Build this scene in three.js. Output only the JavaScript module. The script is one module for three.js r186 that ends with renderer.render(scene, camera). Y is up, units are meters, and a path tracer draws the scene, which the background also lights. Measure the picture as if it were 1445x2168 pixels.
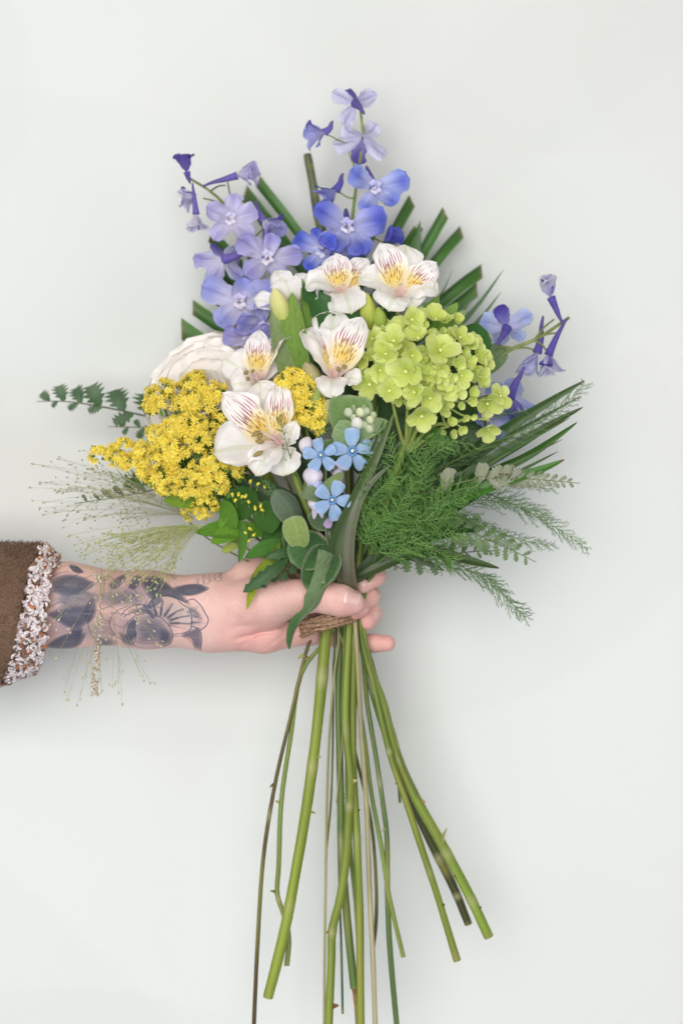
import * as THREE from 'three';
import { mergeGeometries } from 'three/addons/utils/BufferGeometryUtils.js';
import { RectAreaLightUniformsLib } from 'three/addons/lights/RectAreaLightUniformsLib.js';

// ---------- camera, light, exposure ----------
const S = 0.00038, D = 1.25, Y0 = 1.25, CX = 722.5, CY = 1084;      // metres per photo pixel at the hand, camera distance, camera height
const scene = new THREE.Scene();
scene.background = new THREE.Color(0x000000);
const camera = new THREE.PerspectiveCamera(2 * Math.atan(1084 * S / D) * 180 / Math.PI, 682 / 1024, 0.05, 20);
camera.position.set(0, Y0, D);
camera.lookAt(0, Y0, 0);
camera.focus = D - 82 * S;
camera.userData.fStop = 1.7;
const renderer = new THREE.WebGLRenderer({ antialias: true });
renderer.setSize(682, 1024);
renderer.toneMapping = THREE.LinearToneMapping;
renderer.toneMappingExposure = 0.925;
renderer.shadowMap.enabled = true;
RectAreaLightUniformsLib.init();
function softbox(name, color, intensity, w, h, pos, target) {
  const l = new THREE.RectAreaLight(color, intensity, w, h);
  l.name = name; l.position.set(pos[0], pos[1] + Y0, pos[2]); l.lookAt(target[0], target[1] + Y0, target[2]);
  scene.add(l);
}
softbox('window_light', 0xfffdf9, 5.3, 2.3, 2.1, [-0.4, 0.28, 2.5], [0, 0, -0.1]);
softbox('ceiling_light', 0xfffaf0, 0.9, 2.6, 1.4, [-0.1, 2.4, 1.9], [0, 0.0, -0.15]);
softbox('side_light', 0xfdfdfa, 1.05, 1.6, 2.2, [-2.5, 0.1, 1.7], [0, 0, -0.12]);
softbox('room_light', 0xfffcf8, 1.5, 1.6, 2.2, [2.5, 0.2, 1.7], [0, 0, -0.12]);
softbox('low_light', 0xeaf3ff, 2.3, 2.6, 1.4, [-0.1, -2.3, 1.8], [0, -0.1, -0.12]);

// ---------- helpers ----------
let seed = 7;
function rnd() { seed = (seed + 0x6D2B79F5) | 0; let t = Math.imul(seed ^ (seed >>> 15), 1 | seed); t = (t + Math.imul(t ^ (t >>> 7), 61 | t)) ^ t; return ((t ^ (t >>> 14)) >>> 0) / 4294967296; }
const rr = (a, b) => a + (b - a) * rnd();
const lerp = (a, b, t) => a + (b - a) * t, clamp = (x, a = 0, b = 1) => Math.min(b, Math.max(a, x));
const sm = (a, b, x) => { const t = clamp((x - a) / (b - a)); return t * t * (3 - 2 * t); };
const V3 = (x, y, z) => new THREE.Vector3(x, y, z);
function V(x, y, z = 0) { const k = (D - z * S) / D; return V3((x - CX) * S * k, (CY - y) * S * k + Y0, z * S); }   // a place measured on the photograph plus its depth
const P = (a) => V(a[0], a[1], a[2] || 0);
const tmpC = new THREE.Color();
const C = (hex) => { tmpC.set(hex); return [tmpC.r, tmpC.g, tmpC.b]; };
const mixc = (a, b, t) => [lerp(a[0], b[0], t), lerp(a[1], b[1], t), lerp(a[2], b[2], t)];
const mulc = (a, k) => [a[0] * k, a[1] * k, a[2] * k];
function hash(i, j) { let h = Math.imul(i, 374761393) + Math.imul(j, 668265263); h = Math.imul(h ^ (h >>> 13), 1274126177); return ((h ^ (h >>> 16)) >>> 0) / 4294967296; }
function noise2(x, y) { const i = Math.floor(x), j = Math.floor(y), u = x - i, v = y - j, a = u * u * (3 - 2 * u), b = v * v * (3 - 2 * v); return lerp(lerp(hash(i, j), hash(i + 1, j), a), lerp(hash(i, j + 1), hash(i + 1, j + 1), a), b); }

const counts = {};
const numbered = (n) => { const k = counts[n] = (counts[n] ?? -1) + 1; return k ? n + '_' + String(k).padStart(3, '0') : n; };
const org = new Map();
function thing(name, label, category, at, group) {
  const o = new THREE.Group(); o.name = numbered(name); o.position.copy(at.isVector3 ? at : P(at)); o.userData = { label, category };
  if (group) o.userData.group = group;
  scene.add(o); org.set(o, o.position.clone()); return o;
}
function part(parent, name, at) {           // a part that has sub-parts, placed at its own base
  const o = new THREE.Group(), w = at.isVector3 ? at : P(at); o.name = name; o.position.copy(w).sub(org.get(parent)); parent.add(o); org.set(o, w.clone()); return o;
}
function put(parent, name, geo, mat, ud) {  // a mesh whose geometry was built where it stands
  const w = org.get(parent); geo.translate(-w.x, -w.y, -w.z);
  const m = new THREE.Mesh(geo, mat); m.name = name; m.castShadow = m.receiveShadow = true; if (ud) Object.assign(m.userData, ud); parent.add(m); return m;
}
// soup of small pieces merged into one geometry
class Soup {
  constructor() { this.p = []; this.c = []; this.i = []; }
  get n() { return this.p.length / 3; }
  v(a, c) { this.p.push(a.x, a.y, a.z); this.c.push(c[0], c[1], c[2]); return this.n - 1; }
  spike(a, b, r, c, c2 = c) {               // three-sided needle
    const t = b.clone().sub(a), s = V3(t.y, -t.x, 0.3 * t.z + 1e-6).cross(t).normalize().multiplyScalar(r), q = s.clone().applyAxisAngle(t.normalize(), 2.1), w = s.clone().applyAxisAngle(t, -2.1);
    const i = [this.v(a.clone().add(s), c), this.v(a.clone().add(q), c), this.v(a.clone().add(w), c), this.v(b, c2)];
    this.i.push(i[0], i[1], i[3], i[1], i[2], i[3], i[2], i[0], i[3]);
  }
  bead(o, axis, len, r, c, c2 = c) {        // small spindle
    const a = axis.clone().normalize(), s = Math.abs(a.z) > 0.9 ? V3(1, 0, 0) : V3(0, 0, 1), u = s.cross(a).normalize(), w = a.clone().cross(u), ring = [];
    const b0 = this.v(o.clone().addScaledVector(a, -len / 2), c), b1 = this.v(o.clone().addScaledVector(a, len / 2), c2);
    for (let h = 0; h < 2; h++) for (let k = 0; k < 5; k++) { const t = k / 5 * 6.283; ring.push(this.v(o.clone().addScaledVector(a, (h - 0.5) * len * 0.45).addScaledVector(u, Math.cos(t) * r).addScaledVector(w, Math.sin(t) * r), h ? c2 : c)); }
    for (let k = 0; k < 5; k++) { const m = (k + 1) % 5; this.i.push(b0, ring[m], ring[k], ring[k], ring[m], ring[5 + k], ring[m], ring[5 + m], ring[5 + k], b1, ring[5 + k], ring[5 + m]); }
  }
  add(g) { const p = g.attributes.position, c = g.attributes.color, n = this.n; for (let k = 0; k < p.count; k++) { this.p.push(p.getX(k), p.getY(k), p.getZ(k)); this.c.push(c.getX(k), c.getY(k), c.getZ(k)); } for (let k = 0; k < g.index.count; k++) this.i.push(n + g.index.getX(k)); }
  build() { const g = new THREE.BufferGeometry(); g.setAttribute('position', new THREE.Float32BufferAttribute(this.p, 3)); g.setAttribute('color', new THREE.Float32BufferAttribute(this.c, 3)); g.setAttribute('uv', new THREE.Float32BufferAttribute(new Float32Array(this.n * 2), 2)); g.setIndex(this.i); g.computeVertexNormals(); return g; }
}
const spline = (pts) => pts.length === 2 ? new THREE.LineCurve3(pts[0], pts[1]) : new THREE.CatmullRomCurve3(pts, false, 'centripetal');
// a thin sheet (petal, leaf, blade) swept along a spine
function sheet(pts, halfW, o = {}) {
  const { n = V3(0, 0, 1), nu = 8, nv = 14, cup = 0, ruf = 0, rf = 7, fold = 0, col = () => [1, 1, 1], twist = 0, curl = 0, jag = 0, vein = 0, skew = 0, cut = 0, crump = 0 } = o;
  const curve = spline(pts), len = curve.getLength(), pos = [], uv = [], cl = [], idx = [], ph = rr(0, 6.28), ph2 = rr(0, 6.28), sd = rr(0, 90);
  for (let j = 0; j <= nv; j++) {
    const v = j / nv, c = curve.getPoint(v), t = curve.getTangent(v);
    let s = t.clone().cross(n).normalize(); if (twist) s.applyAxisAngle(t, twist * v);
    const q = s.clone().cross(t).normalize(), w = halfW(v);
    for (let i = 0; i <= nu; i++) {
      const u = i / nu * 2 - 1, e = Math.abs(u);
      const h = w * (cup * u * u + fold * (e - 0.5)) + ruf * len * v * (0.25 + 0.75 * e * e) * (Math.sin(rf * v * 1.6 + u * 2.2 + ph) * 0.6 + Math.sin(rf * u * 1.3 + ph2 + v * 3) * 0.5) + vein * w * Math.cos(u * 14) + crump * len * Math.min(1, v * 2) * (noise2(sd + u * 2.6, sd + v * 4) + 0.5 * noise2(sd + u * 6, v * 9) - 0.75) - curl * len * sm(0.7, 1, v) * (v - 0.7);
      const ed = jag ? 1 - jag * noise2(sd + v * 9, u > 0 ? 3.5 : 8.5) * sm(0.6, 1, e) : 1, vj = jag ? jag * 0.3 * len * (noise2(sd + u * 4.5, 1.5) - 0.5) * sm(0.8, 1, v) : 0;
      const p = c.clone().addScaledVector(s, u * w * ed).addScaledVector(q, h).addScaledVector(t, vj + skew * e * w + cut * u * w * v * v);
      pos.push(p.x, p.y, p.z); uv.push(i / nu, v); const k = col(u, v); cl.push(k[0], k[1], k[2]);
    }
  }
  for (let j = 0; j < nv; j++) for (let i = 0; i < nu; i++) { const a = j * (nu + 1) + i; idx.push(a, a + 1, a + nu + 1, a + 1, a + nu + 2, a + nu + 1); }
  const g = new THREE.BufferGeometry();
  g.setAttribute('position', new THREE.Float32BufferAttribute(pos, 3)); g.setAttribute('uv', new THREE.Float32BufferAttribute(uv, 2)); g.setAttribute('color', new THREE.Float32BufferAttribute(cl, 3));
  g.setIndex(idx); g.computeVertexNormals(); return g;
}
// width profile: rises like v^a, falls like (1-v)^b, largest value 1; floor keeps a claw at the base
const prof = (W, a, b, lo = 0) => { const m = a / (a + b), top = Math.pow(m, a) * Math.pow(1 - m, b); return (v) => W * Math.max(lo * (1 - v), Math.pow(v, a) * Math.pow(1 - v, b) / top, 0.012); };
function tube(pts, rad, o = {}) {
  const { seg = 40, rs = 8, col = () => [1, 1, 1], cap = true } = o, curve = spline(pts), pos = [], cl = [], uv = [], idx = [];
  let nrm = null;
  for (let j = 0; j <= seg; j++) {
    const v = j / seg, c = curve.getPoint(v), t = curve.getTangent(v);
    if (!nrm) nrm = (Math.abs(t.x) < 0.9 ? V3(1, 0, 0) : V3(0, 1, 0)); nrm.addScaledVector(t, -nrm.dot(t)).normalize();
    const b = t.clone().cross(nrm), r = rad(v);
    for (let i = 0; i <= rs; i++) { const a = i / rs * 6.2832, p = c.clone().addScaledVector(nrm, Math.cos(a) * r).addScaledVector(b, Math.sin(a) * r); pos.push(p.x, p.y, p.z); const k = col(v, i / rs); cl.push(k[0], k[1], k[2]); uv.push(i / rs, v); }
  }
  for (let j = 0; j < seg; j++) for (let i = 0; i < rs; i++) { const a = j * (rs + 1) + i; idx.push(a, a + 1, a + rs + 1, a + 1, a + rs + 2, a + rs + 1); }
  if (cap) for (const v of [0, 1]) { const c = curve.getPoint(v), n = pos.length / 3, k = mixc(col(v, 0), C('#c9c58a'), 0.5), base = v ? seg * (rs + 1) : 0; pos.push(c.x, c.y, c.z); cl.push(k[0], k[1], k[2]); uv.push(0.5, v); for (let i = 0; i < rs; i++) v ? idx.push(n, base + i, base + i + 1) : idx.push(n, base + i + 1, base + i); }
  const g = new THREE.BufferGeometry();
  g.setAttribute('position', new THREE.Float32BufferAttribute(pos, 3)); g.setAttribute('uv', new THREE.Float32BufferAttribute(uv, 2)); g.setAttribute('color', new THREE.Float32BufferAttribute(cl, 3));
  g.setIndex(idx); g.computeVertexNormals(); return g;
}
function canvasTex(w, h, draw) {
  const c = document.createElement('canvas'); c.width = w; c.height = h; draw(c.getContext('2d'), w, h);
  const t = new THREE.CanvasTexture(c); t.colorSpace = THREE.SRGBColorSpace; return t;
}
const M = (o) => new THREE.MeshPhysicalMaterial({ side: THREE.DoubleSide, vertexColors: true, roughness: 0.6, ...o });

// ---------- textures of plant tissue ----------
function streaks(g, w, h, n, alpha, tone) { for (let k = 0; k < n; k++) { const x = rnd() * w; g.strokeStyle = `rgba(${tone},${alpha * rr(0.3, 1)})`; g.lineWidth = rr(0.6, 2); g.beginPath(); g.moveTo(x, 0); g.lineTo(x + rr(-4, 4), h); g.stroke(); } }
const bladeTex = canvasTex(128, 256, (g, w, h) => { g.fillStyle = '#e9e9e9'; g.fillRect(0, 0, w, h); streaks(g, w, h, 60, 0.4, '150,160,140'); streaks(g, w, h, 30, 0.5, '255,255,245'); });
const leafTex = canvasTex(256, 512, (g, w, h) => {
  g.fillStyle = '#e6e6e6'; g.fillRect(0, 0, w, h);
  for (let k = 0; k < 500; k++) { g.fillStyle = `rgba(${rnd() < 0.5 ? '190,195,180' : '250,250,240'},0.25)`; g.beginPath(); g.arc(rnd() * w, rnd() * h, rr(3, 14), 0, 7); g.fill(); }
  g.strokeStyle = 'rgba(255,255,235,0.9)'; g.lineWidth = 5; g.beginPath(); g.moveTo(w / 2, 0); g.lineTo(w / 2, h); g.stroke();
  g.lineWidth = 2.2; g.strokeStyle = 'rgba(255,255,235,0.6)';
  for (let k = 0; k < 8; k++) for (const s of [-1, 1]) { const y = h - 20 - k * 60; g.beginPath(); g.moveTo(w / 2, y); g.quadraticCurveTo(w / 2 + s * 60, y - 30, w / 2 + s * 125, y - 85); g.stroke(); }
});
const stripeTex = canvasTex(256, 512, (g, w, h) => {
  const gr = g.createLinearGradient(0, h, 0, 0); gr.addColorStop(0, '#dcb7b4'); gr.addColorStop(0.14, '#ecd0c8'); gr.addColorStop(0.26, '#f8ead0'); gr.addColorStop(0.55, '#fcf6ea'); gr.addColorStop(0.7, '#fdfaf8'); gr.addColorStop(1, '#fdfbfb');
  g.fillStyle = gr; g.fillRect(0, 0, w, h);
  const y = g.createRadialGradient(w / 2, h * 0.66, 5, w / 2, h * 0.66, 125); y.addColorStop(0, 'rgba(250,216,104,0.95)'); y.addColorStop(0.5, 'rgba(251,226,140,0.75)'); y.addColorStop(1, 'rgba(250,232,170,0)');
  g.save(); g.translate(0, -h * 0.06); g.fillStyle = y; g.fillRect(0, 0, w, h); g.restore();
  streaks(g, w, h, 25, 0.25, '220,200,205');
  const dash = (x, t0, t1, c, lw) => { const fx = (t) => w / 2 + (x - 0.5) * w * (0.45 + 0.6 * t) + 0, fy = (t) => h * (1 - t); g.fillStyle = c; g.beginPath(); g.moveTo(fx(t0), fy(t0)); g.quadraticCurveTo(fx((t0 + t1) / 2) - lw, fy((t0 + t1) / 2), fx(t1), fy(t1)); g.quadraticCurveTo(fx((t0 + t1) / 2) + lw, fy((t0 + t1) / 2), fx(t0), fy(t0)); g.fill(); };
  for (let k = 0; k < 10; k++) { const x = 0.12 + k * 0.085 + rr(-0.02, 0.02), a = rr(0.5, 0.62); dash(x, a, a + rr(0.16, 0.3), ['#b23f70', '#a8305a', '#96243c', '#b85080'][k % 4], rr(4.2, 7.2)); if (k % 2) dash(x + 0.03, a + 0.26, a + 0.36, '#c078a0', 4); }
  for (let k = 0; k < 38; k++) { const a = rr(0.3, 0.6); dash(rr(0.12, 0.88), a, a + rr(0.05, 0.12), ['#8a2420', '#74241a', '#94442a'][k % 3], rr(2.6, 4.8)); }
  for (let k = 0; k < 70; k++) { const a = rr(0.06, 0.34); dash(rr(0.08, 0.92), a, a + rr(0.015, 0.04), '#8b4048', rr(1.5, 2.8)); }
});
const whiteTex = canvasTex(256, 512, (g, w, h) => {
  const gr = g.createLinearGradient(0, h, 0, 0); gr.addColorStop(0, '#ead9d4'); gr.addColorStop(0.3, '#faf5f3'); gr.addColorStop(0.85, '#fdfbfb'); gr.addColorStop(1, '#f4f2e6');
  g.fillStyle = gr; g.fillRect(0, 0, w, h); streaks(g, w, h, 40, 0.28, '214,200,198'); streaks(g, w, h, 12, 0.3, '225,228,205');
  g.fillStyle = 'rgba(205,214,170,0.28)'; g.fillRect(w * 0.45, 0, w * 0.1, h);
});
const fineBump = canvasTex(256, 256, (g, w, h) => { g.fillStyle = '#808080'; g.fillRect(0, 0, w, h); for (let k = 0; k < 7000; k++) { const t = Math.floor(rr(60, 200)); g.fillStyle = `rgba(${t},${t},${t},0.35)`; g.fillRect(rnd() * w, rnd() * h, rr(1, 4), rr(1, 4)); } });
fineBump.colorSpace = THREE.NoColorSpace; fineBump.wrapS = fineBump.wrapT = THREE.RepeatWrapping;

const mPetal = M({ roughness: 1, transmission: 0.32, thickness: 0, specularIntensity: 0.3 });
const mStripe = M({ roughness: 1, transmission: 0.26, thickness: 0, map: stripeTex, specularIntensity: 0.3 });
const mCream = M({ roughness: 1, transmission: 0.14, thickness: 0, specularIntensity: 0.3 });
const mWhite = M({ roughness: 1, transmission: 0.3, thickness: 0, map: whiteTex, specularIntensity: 0.3 });
const mLeaf = M({ roughness: 0.55, map: leafTex });
const mSoftLeaf = M({ roughness: 1, transmission: 0.22, thickness: 0, map: leafTex });
const mBlade = M({ roughness: 0.5, map: bladeTex });
const mStem = M({ roughness: 0.5, map: bladeTex });
const mPlain = M({ roughness: 0.75 });
const mNeedle = M({ roughness: 0.7 });
const mGold = M({ roughness: 1, transmission: 0.25, thickness: 0 });
const mGloss = M({ roughness: 0.35 });

// ---------- setting: the painted wall ----------
const WALL = -250;
{
  const tex = canvasTex(512, 512, (g, w, h) => { g.fillStyle = '#8a8a8a'; g.fillRect(0, 0, w, h); for (let k = 0; k < 26000; k++) { const t = Math.floor(rr(95, 175)); g.fillStyle = `rgba(${t},${t},${t},0.22)`; g.beginPath(); g.ellipse(rnd() * w, rnd() * h, rr(1, 5), rr(1, 3), rnd() * 3, 0, 7); g.fill(); } });
  tex.colorSpace = THREE.NoColorSpace; tex.wrapS = tex.wrapT = THREE.RepeatWrapping; tex.repeat.set(9, 9);
  const tone = canvasTex(512, 512, (g, w, h) => { g.fillStyle = '#ffffff'; g.fillRect(0, 0, w, h); for (let k = 0; k < 260; k++) { g.fillStyle = `rgba(${rnd() < 0.5 ? '228,234,232' : '252,250,246'},0.13)`; g.beginPath(); g.ellipse(rnd() * w, rnd() * h, rr(10, 70), rr(8, 40), rnd() * 3, 0, 7); g.fill(); } });
  const m = new THREE.MeshStandardMaterial({ color: new THREE.Color().setRGB(0.733, 0.764, 0.747), roughness: 0.85, bumpMap: tex, bumpScale: 0.0007, map: tone });
  const w = new THREE.Mesh(new THREE.BoxGeometry(5, 3.6, 0.1), m);
  w.name = 'wall'; w.position.set(0, Y0 + 0.1, WALL * S - 0.05); w.receiveShadow = w.castShadow = true;
  w.userData = { kind: 'structure', label: 'plain pale mint white painted wall behind the bouquet' };
  scene.add(w);
}

// ---------- person: forearm, hand, sleeve ----------
const armY = (x) => x < 430 ? lerp(1274, 1297, clamp((x + 130) / 560)) : 1297;
const bones = [];   // [ax,ay,az, bx,by,bz, ra, rb, z squash, blend, chain]
const B = (a, b, ra, rb, zs = 1, k = 20, ch = 0) => bones.push([...a, ...b, ra, rb, zs, k, ch]);
B([-160, 1276, 0], [140, 1281, 0], 104, 85, 1.15, 30); B([140, 1281, 0], [310, 1291, 0], 85, 77, 1.25, 30); B([310, 1291, 0], [440, 1297, 0], 77, 75, 1.35, 30);
B([440, 1297, 0], [520, 1285, -18], 75, 68, 1.4, 30);
B([470, 1265, -20], [648, 1224, -62], 48, 35); B([480, 1290, -25], [664, 1262, -76], 46, 36); B([480, 1310, -22], [660, 1303, -70], 46, 34); B([480, 1325, -12], [650, 1334, -52], 42, 30);
B([452, 1330, 4], [560, 1342, 6], 46, 38); B([560, 1342, 6], [655, 1338, -25], 38, 26);
B([470, 1285, 12], [560, 1274, 40], 50, 54, 1, 24); B([560, 1274, 40], [640, 1264, 62], 54, 36, 1, 18); B([520, 1215, -5], [590, 1195, -10], 30, 28, 1, 26);
B([640, 1264, 62], [690, 1265, 74], 35, 33, 1, 12); B([690, 1265, 74], [722, 1272, 76], 33, 33, 1, 10); B([722, 1272, 76], [746, 1276, 74], 33, 26, 1, 10);
B([648, 1224, -62], [790, 1212, -66], 30, 24, 1, 12); B([664, 1262, -76], [778, 1258, -80], 32, 24, 1, 12); B([660, 1303, -70], [772, 1296, -76], 30, 23, 1, 12); B([650, 1334, -52], [752, 1358, -52], 27, 20, 1, 12);
B([790, 1212, -66], [794, 1220, -14], 24, 21, 1, 8, 1); B([794, 1220, -14], [768, 1240, 12], 20.5, 18, 1, 8, 1);
B([778, 1258, -80], [782, 1266, -22], 24, 21, 1, 8, 2); B([782, 1266, -22], [762, 1290, 12], 20, 17, 1, 8, 2); B([762, 1290, 12], [744, 1300, 30], 17, 15, 1, 8, 2);
B([772, 1296, -76], [788, 1300, -30], 22, 19, 1, 8, 3); B([788, 1300, -30], [776, 1315, -4], 19, 20, 1, 8, 3);
B([752, 1358, -52], [790, 1362, -44], 19, 18.5, 1, 8, 4); B([790, 1362, -44], [819, 1362, -36], 18.5, 17.5, 1, 8, 4);
const smin = (a, b, k) => { const h = Math.max(k - Math.abs(a - b), 0) / k; return Math.min(a, b) - h * h * k * 0.25; };
const creases = [[[500, 1352, 48], [600, 1332, 52], 5, 6.5], [[600, 1332, 52], [672, 1300, 52], 5, 6.5], [[505, 1372, 34], [560, 1330, 40], 4, 2.2], [[560, 1372, 30], [610, 1338, 36], 3.5, 1.6], [[560, 1310, 92], [640, 1305, 92], 4, 1.3], [[672, 1236, 0], [678, 1298, 0], 3, 1.3], [[684, 1238, 0], [689, 1298, 0], 2.6, 1.0], [[786, 1214, 0], [770, 1256, 0], 5, 2], [[784, 1284, 0], [804, 1292, 0], 4, 2], [[790, 1343, 0], [791, 1382, 0], 4, 1.2], [[480, 1330, 0], [560, 1318, 0], 5, 1.2]];
function sdf(x, y, z) {
  const d = [1e3, 1e3, 1e3, 1e3, 1e3];
  for (const b of bones) {
    const bx = b[3] - b[0], by = b[4] - b[1], bz = (b[5] - b[2]) * b[8], px = x - b[0], py = y - b[1], pz = (z - b[2]) * b[8];
    const t = clamp((px * bx + py * by + pz * bz) / (bx * bx + by * by + bz * bz)), q = Math.hypot(px - bx * t, py - by * t, pz - bz * t) - lerp(b[6], b[7], t);
    d[b[10]] = smin(d[b[10]], q, b[9]);
  }
  let r = d[0]; for (let i = 1; i < 5; i++) r = smin(r, d[i], 4);
  for (const [a, b, w, dep] of creases) { const bx = b[0] - a[0], by = b[1] - a[1], px = x - a[0], py = y - a[1], t = clamp((px * bx + py * by) / (bx * bx + by * by)), q = Math.hypot(px - bx * t, py - by * t); if (z > -20 && q < w * 3) r += dep * Math.exp(-q * q / (w * w)) * Math.sin(Math.PI * clamp(t * 0.8 + 0.1)); }
  return r;
}
const skinUV = (x, y, z) => [(x + 160) / 1010, Math.atan2(y - armY(x), z * 1.25 + 0.001) / (2 * Math.PI) + 0.5];
const skinTex = canvasTex(2048, 1024, (g, w, h) => {
  const X = (x) => (x + 160) / 1010 * w, Y = (x, y) => (0.5 + Math.asin(clamp((y - armY(x)) / 80, -1, 1)) / (2 * Math.PI)) * h;
  g.fillStyle = '#e0b9b1'; g.fillRect(0, 0, w, h);
  for (let k = 0; k < 900; k++) { const c = ['206,138,130', '244,222,212', '214,150,140', '196,150,150'][k % 4]; g.fillStyle = `rgba(${c},0.1)`; g.beginPath(); g.ellipse(rnd() * w, rnd() * h, rr(8, 50), rr(6, 30), rnd() * 3, 0, 7); g.fill(); }
  const path = (pts, close) => { g.beginPath(); const cv = new THREE.CatmullRomCurve3(pts.map((p) => V3(p[0], p[1], 0)), !!close, 'centripetal'); for (let k = 0; k <= 40; k++) { const q = cv.getPoint(k / 40); k ? g.lineTo(X(q.x), Y(q.x, q.y)) : g.moveTo(X(q.x), Y(q.x, q.y)); } };
  const INK = '58,66,86', line = (pts, lw = 3.2, a = 0.75) => { path(pts); g.strokeStyle = `rgba(${INK},${a})`; g.lineWidth = lw; g.lineCap = 'round'; g.stroke(); };
  const fill1 = (pts, a, ink = INK) => { path(pts, true); g.fillStyle = `rgba(${ink},${a})`; g.fill(); };
  const mid = (pts) => [pts.reduce((s, p) => s + p[0], 0) / pts.length, pts.reduce((s, p) => s + p[1], 0) / pts.length];
  const fill = (pts, a = 0.8) => { const [cx, cy] = mid(pts); for (let k = 0; k < 5; k++) { const f = 1.04 - k * 0.07; fill1(pts.map((p) => [cx + (p[0] - cx) * f, cy + (p[1] - cy) * f]), a * 0.34); } for (let k = 0; k < 10; k++) { const t = rr(-0.7, 0.7); g.strokeStyle = `rgba(200,180,178,${rr(0.04, 0.12)})`; g.lineWidth = rr(2, 5); g.beginPath(); g.moveTo(X(cx - 14), Y(cx, cy + t * 9)); g.lineTo(X(cx + 14), Y(cx, cy + t * 12)); g.stroke(); } };
  const wash = (pts, a = 0.3) => { for (let k = 0; k < 4; k++) { const cx = pts.reduce((s, p) => s + p[0], 0) / pts.length, cy = pts.reduce((s, p) => s + p[1], 0) / pts.length, f = 1 - k * 0.2; fill1(pts.map((p) => [cx + (p[0] - cx) * f, cy + (p[1] - cy) * f]), a / 2); } };
  // soft blue grey shading under the drawing
  for (const [x, y, rx, ry, a] of [[150, 1262, 60, 40, 0.34], [150, 1318, 62, 40, 0.36], [200, 1340, 46, 26, 0.25], [240, 1262, 60, 26, 0.3], [300, 1250, 60, 26, 0.38], [352, 1290, 60, 46, 0.22], [312, 1336, 66, 38, 0.26], [250, 1320, 46, 36, 0.2], [404, 1312, 36, 46, 0.16]]) for (let k = 0; k < 8; k++) { g.fillStyle = `rgba(70,80,108,${a / 7})`; g.beginPath(); g.ellipse(X(x), Y(x, y), rx * 2.03 * (1 - k * 0.09), ry * 2.1 * (1 - k * 0.09), rr(-0.3, 0.3), 0, 7); g.fill(); }
  for (let k = 0; k < 36; k++) { const x = rr(104, 330), y = rr(1222, 1300); line([[x, y], [x + rr(6, 26), y - rr(-6, 12)], [x + rr(24, 46), y - rr(-8, 16)]], rr(3, 8), rr(0.12, 0.3)); }
  // leaves
  fill([[366, 1243], [385, 1235], [412, 1234], [432, 1239], [442, 1246], [428, 1254], [400, 1259], [378, 1255]], 0.82);
  fill([[300, 1232], [330, 1222], [352, 1232], [372, 1246], [392, 1262], [400, 1278], [380, 1268], [350, 1262], [320, 1268], [306, 1250]], 0.75);
  fill([[312, 1290], [325, 1262], [345, 1268], [330, 1284]], 0.5);
  fill([[272, 1244], [290, 1220], [300, 1226], [284, 1250]], 0.6); fill([[230, 1240], [262, 1218], [268, 1226], [240, 1250]], 0.5);
  fill([[146, 1213], [160, 1211], [178, 1222], [160, 1225]], 0.8); fill([[112, 1240], [150, 1228], [200, 1240], [170, 1262], [120, 1262]], 0.62); fill([[118, 1272], [160, 1256], [210, 1262], [196, 1284], [140, 1286]], 0.3);
  fill([[103, 1298], [130, 1288], [178, 1284], [200, 1290], [180, 1320], [150, 1324], [125, 1312]], 0.72); fill([[176, 1286], [198, 1270], [204, 1300], [186, 1318]], 0.6);
  fill([[96, 1364], [120, 1342], [160, 1332], [180, 1338], [170, 1360], [140, 1366]], 0.78); fill([[150, 1326], [175, 1324], [172, 1340], [152, 1336]], 0.6);
  // hatching that shades each petal from its base
  const fan = (cx, cy, r0, r1, a0, a1, n, al) => { for (let k = 0; k < n; k++) { const a = rr(a0, a1), c = Math.cos(a), s = Math.sin(a), e = lerp(r0, r1, Math.pow(rnd(), 1.5)); line([[cx + c * r0, cy + s * r0 * 0.85], [cx + c * (r0 + e) / 2, cy + s * (r0 + e) / 2 * 0.85], [cx + c * e, cy + s * e * 0.85]], rr(2, 5), al * rr(0.4, 1)); } };
  fan(338, 1322, 20, 62, -2.4, 0.3, 90, 0.22); fan(360, 1318, 44, 78, -0.7, 0.3, 50, 0.22); fan(276, 1334, 14, 44, -3.0, 3.1, 80, 0.2); fan(250, 1326, 20, 66, 1.9, 4.2, 60, 0.18); fan(300, 1290, 10, 50, -2.8, -0.3, 50, 0.2);
  // outer petals
  const op = [[392, 1272], [408, 1266], [424, 1280], [434, 1298], [441, 1312], [436, 1326], [424, 1336]]; line(op, 4.2, 0.85); wash([[398, 1280], [420, 1292], [428, 1316], [412, 1312]], 0.25);
  for (const [a, b] of [[[404, 1288], [420, 1300]], [[408, 1304], [428, 1310]], [[410, 1320], [424, 1318]]]) { line([a, b], 7, 0.3); }
  const bp = [[312, 1284], [326, 1268], [350, 1260], [372, 1262], [384, 1276], [400, 1288], [406, 1308], [404, 1334], [390, 1344], [366, 1348]]; line(bp, 4, 0.8);
  for (let k = 0; k < 7; k++) { const a = -2.2 + k * 0.37, cx = 338, cy = 1322, c = Math.cos(a), s = Math.sin(a); g.save(); line([[cx + c * 26, cy + s * 22], [cx + c * 46, cy + s * 40], [cx + c * (58 + 8 * (k > 3)), cy + s * 50]], 9, 0.5); line([[cx + c * 24, cy + s * 20], [cx + c * 40, cy + s * 34]], 12, 0.4); g.restore(); }
  fill([[384, 1350], [406, 1336], [420, 1330], [426, 1346], [424, 1372], [414, 1372], [404, 1356]], 0.55); line([[410, 1328], [424, 1338], [427, 1352], [424, 1374]], 3.5, 0.85);
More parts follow.
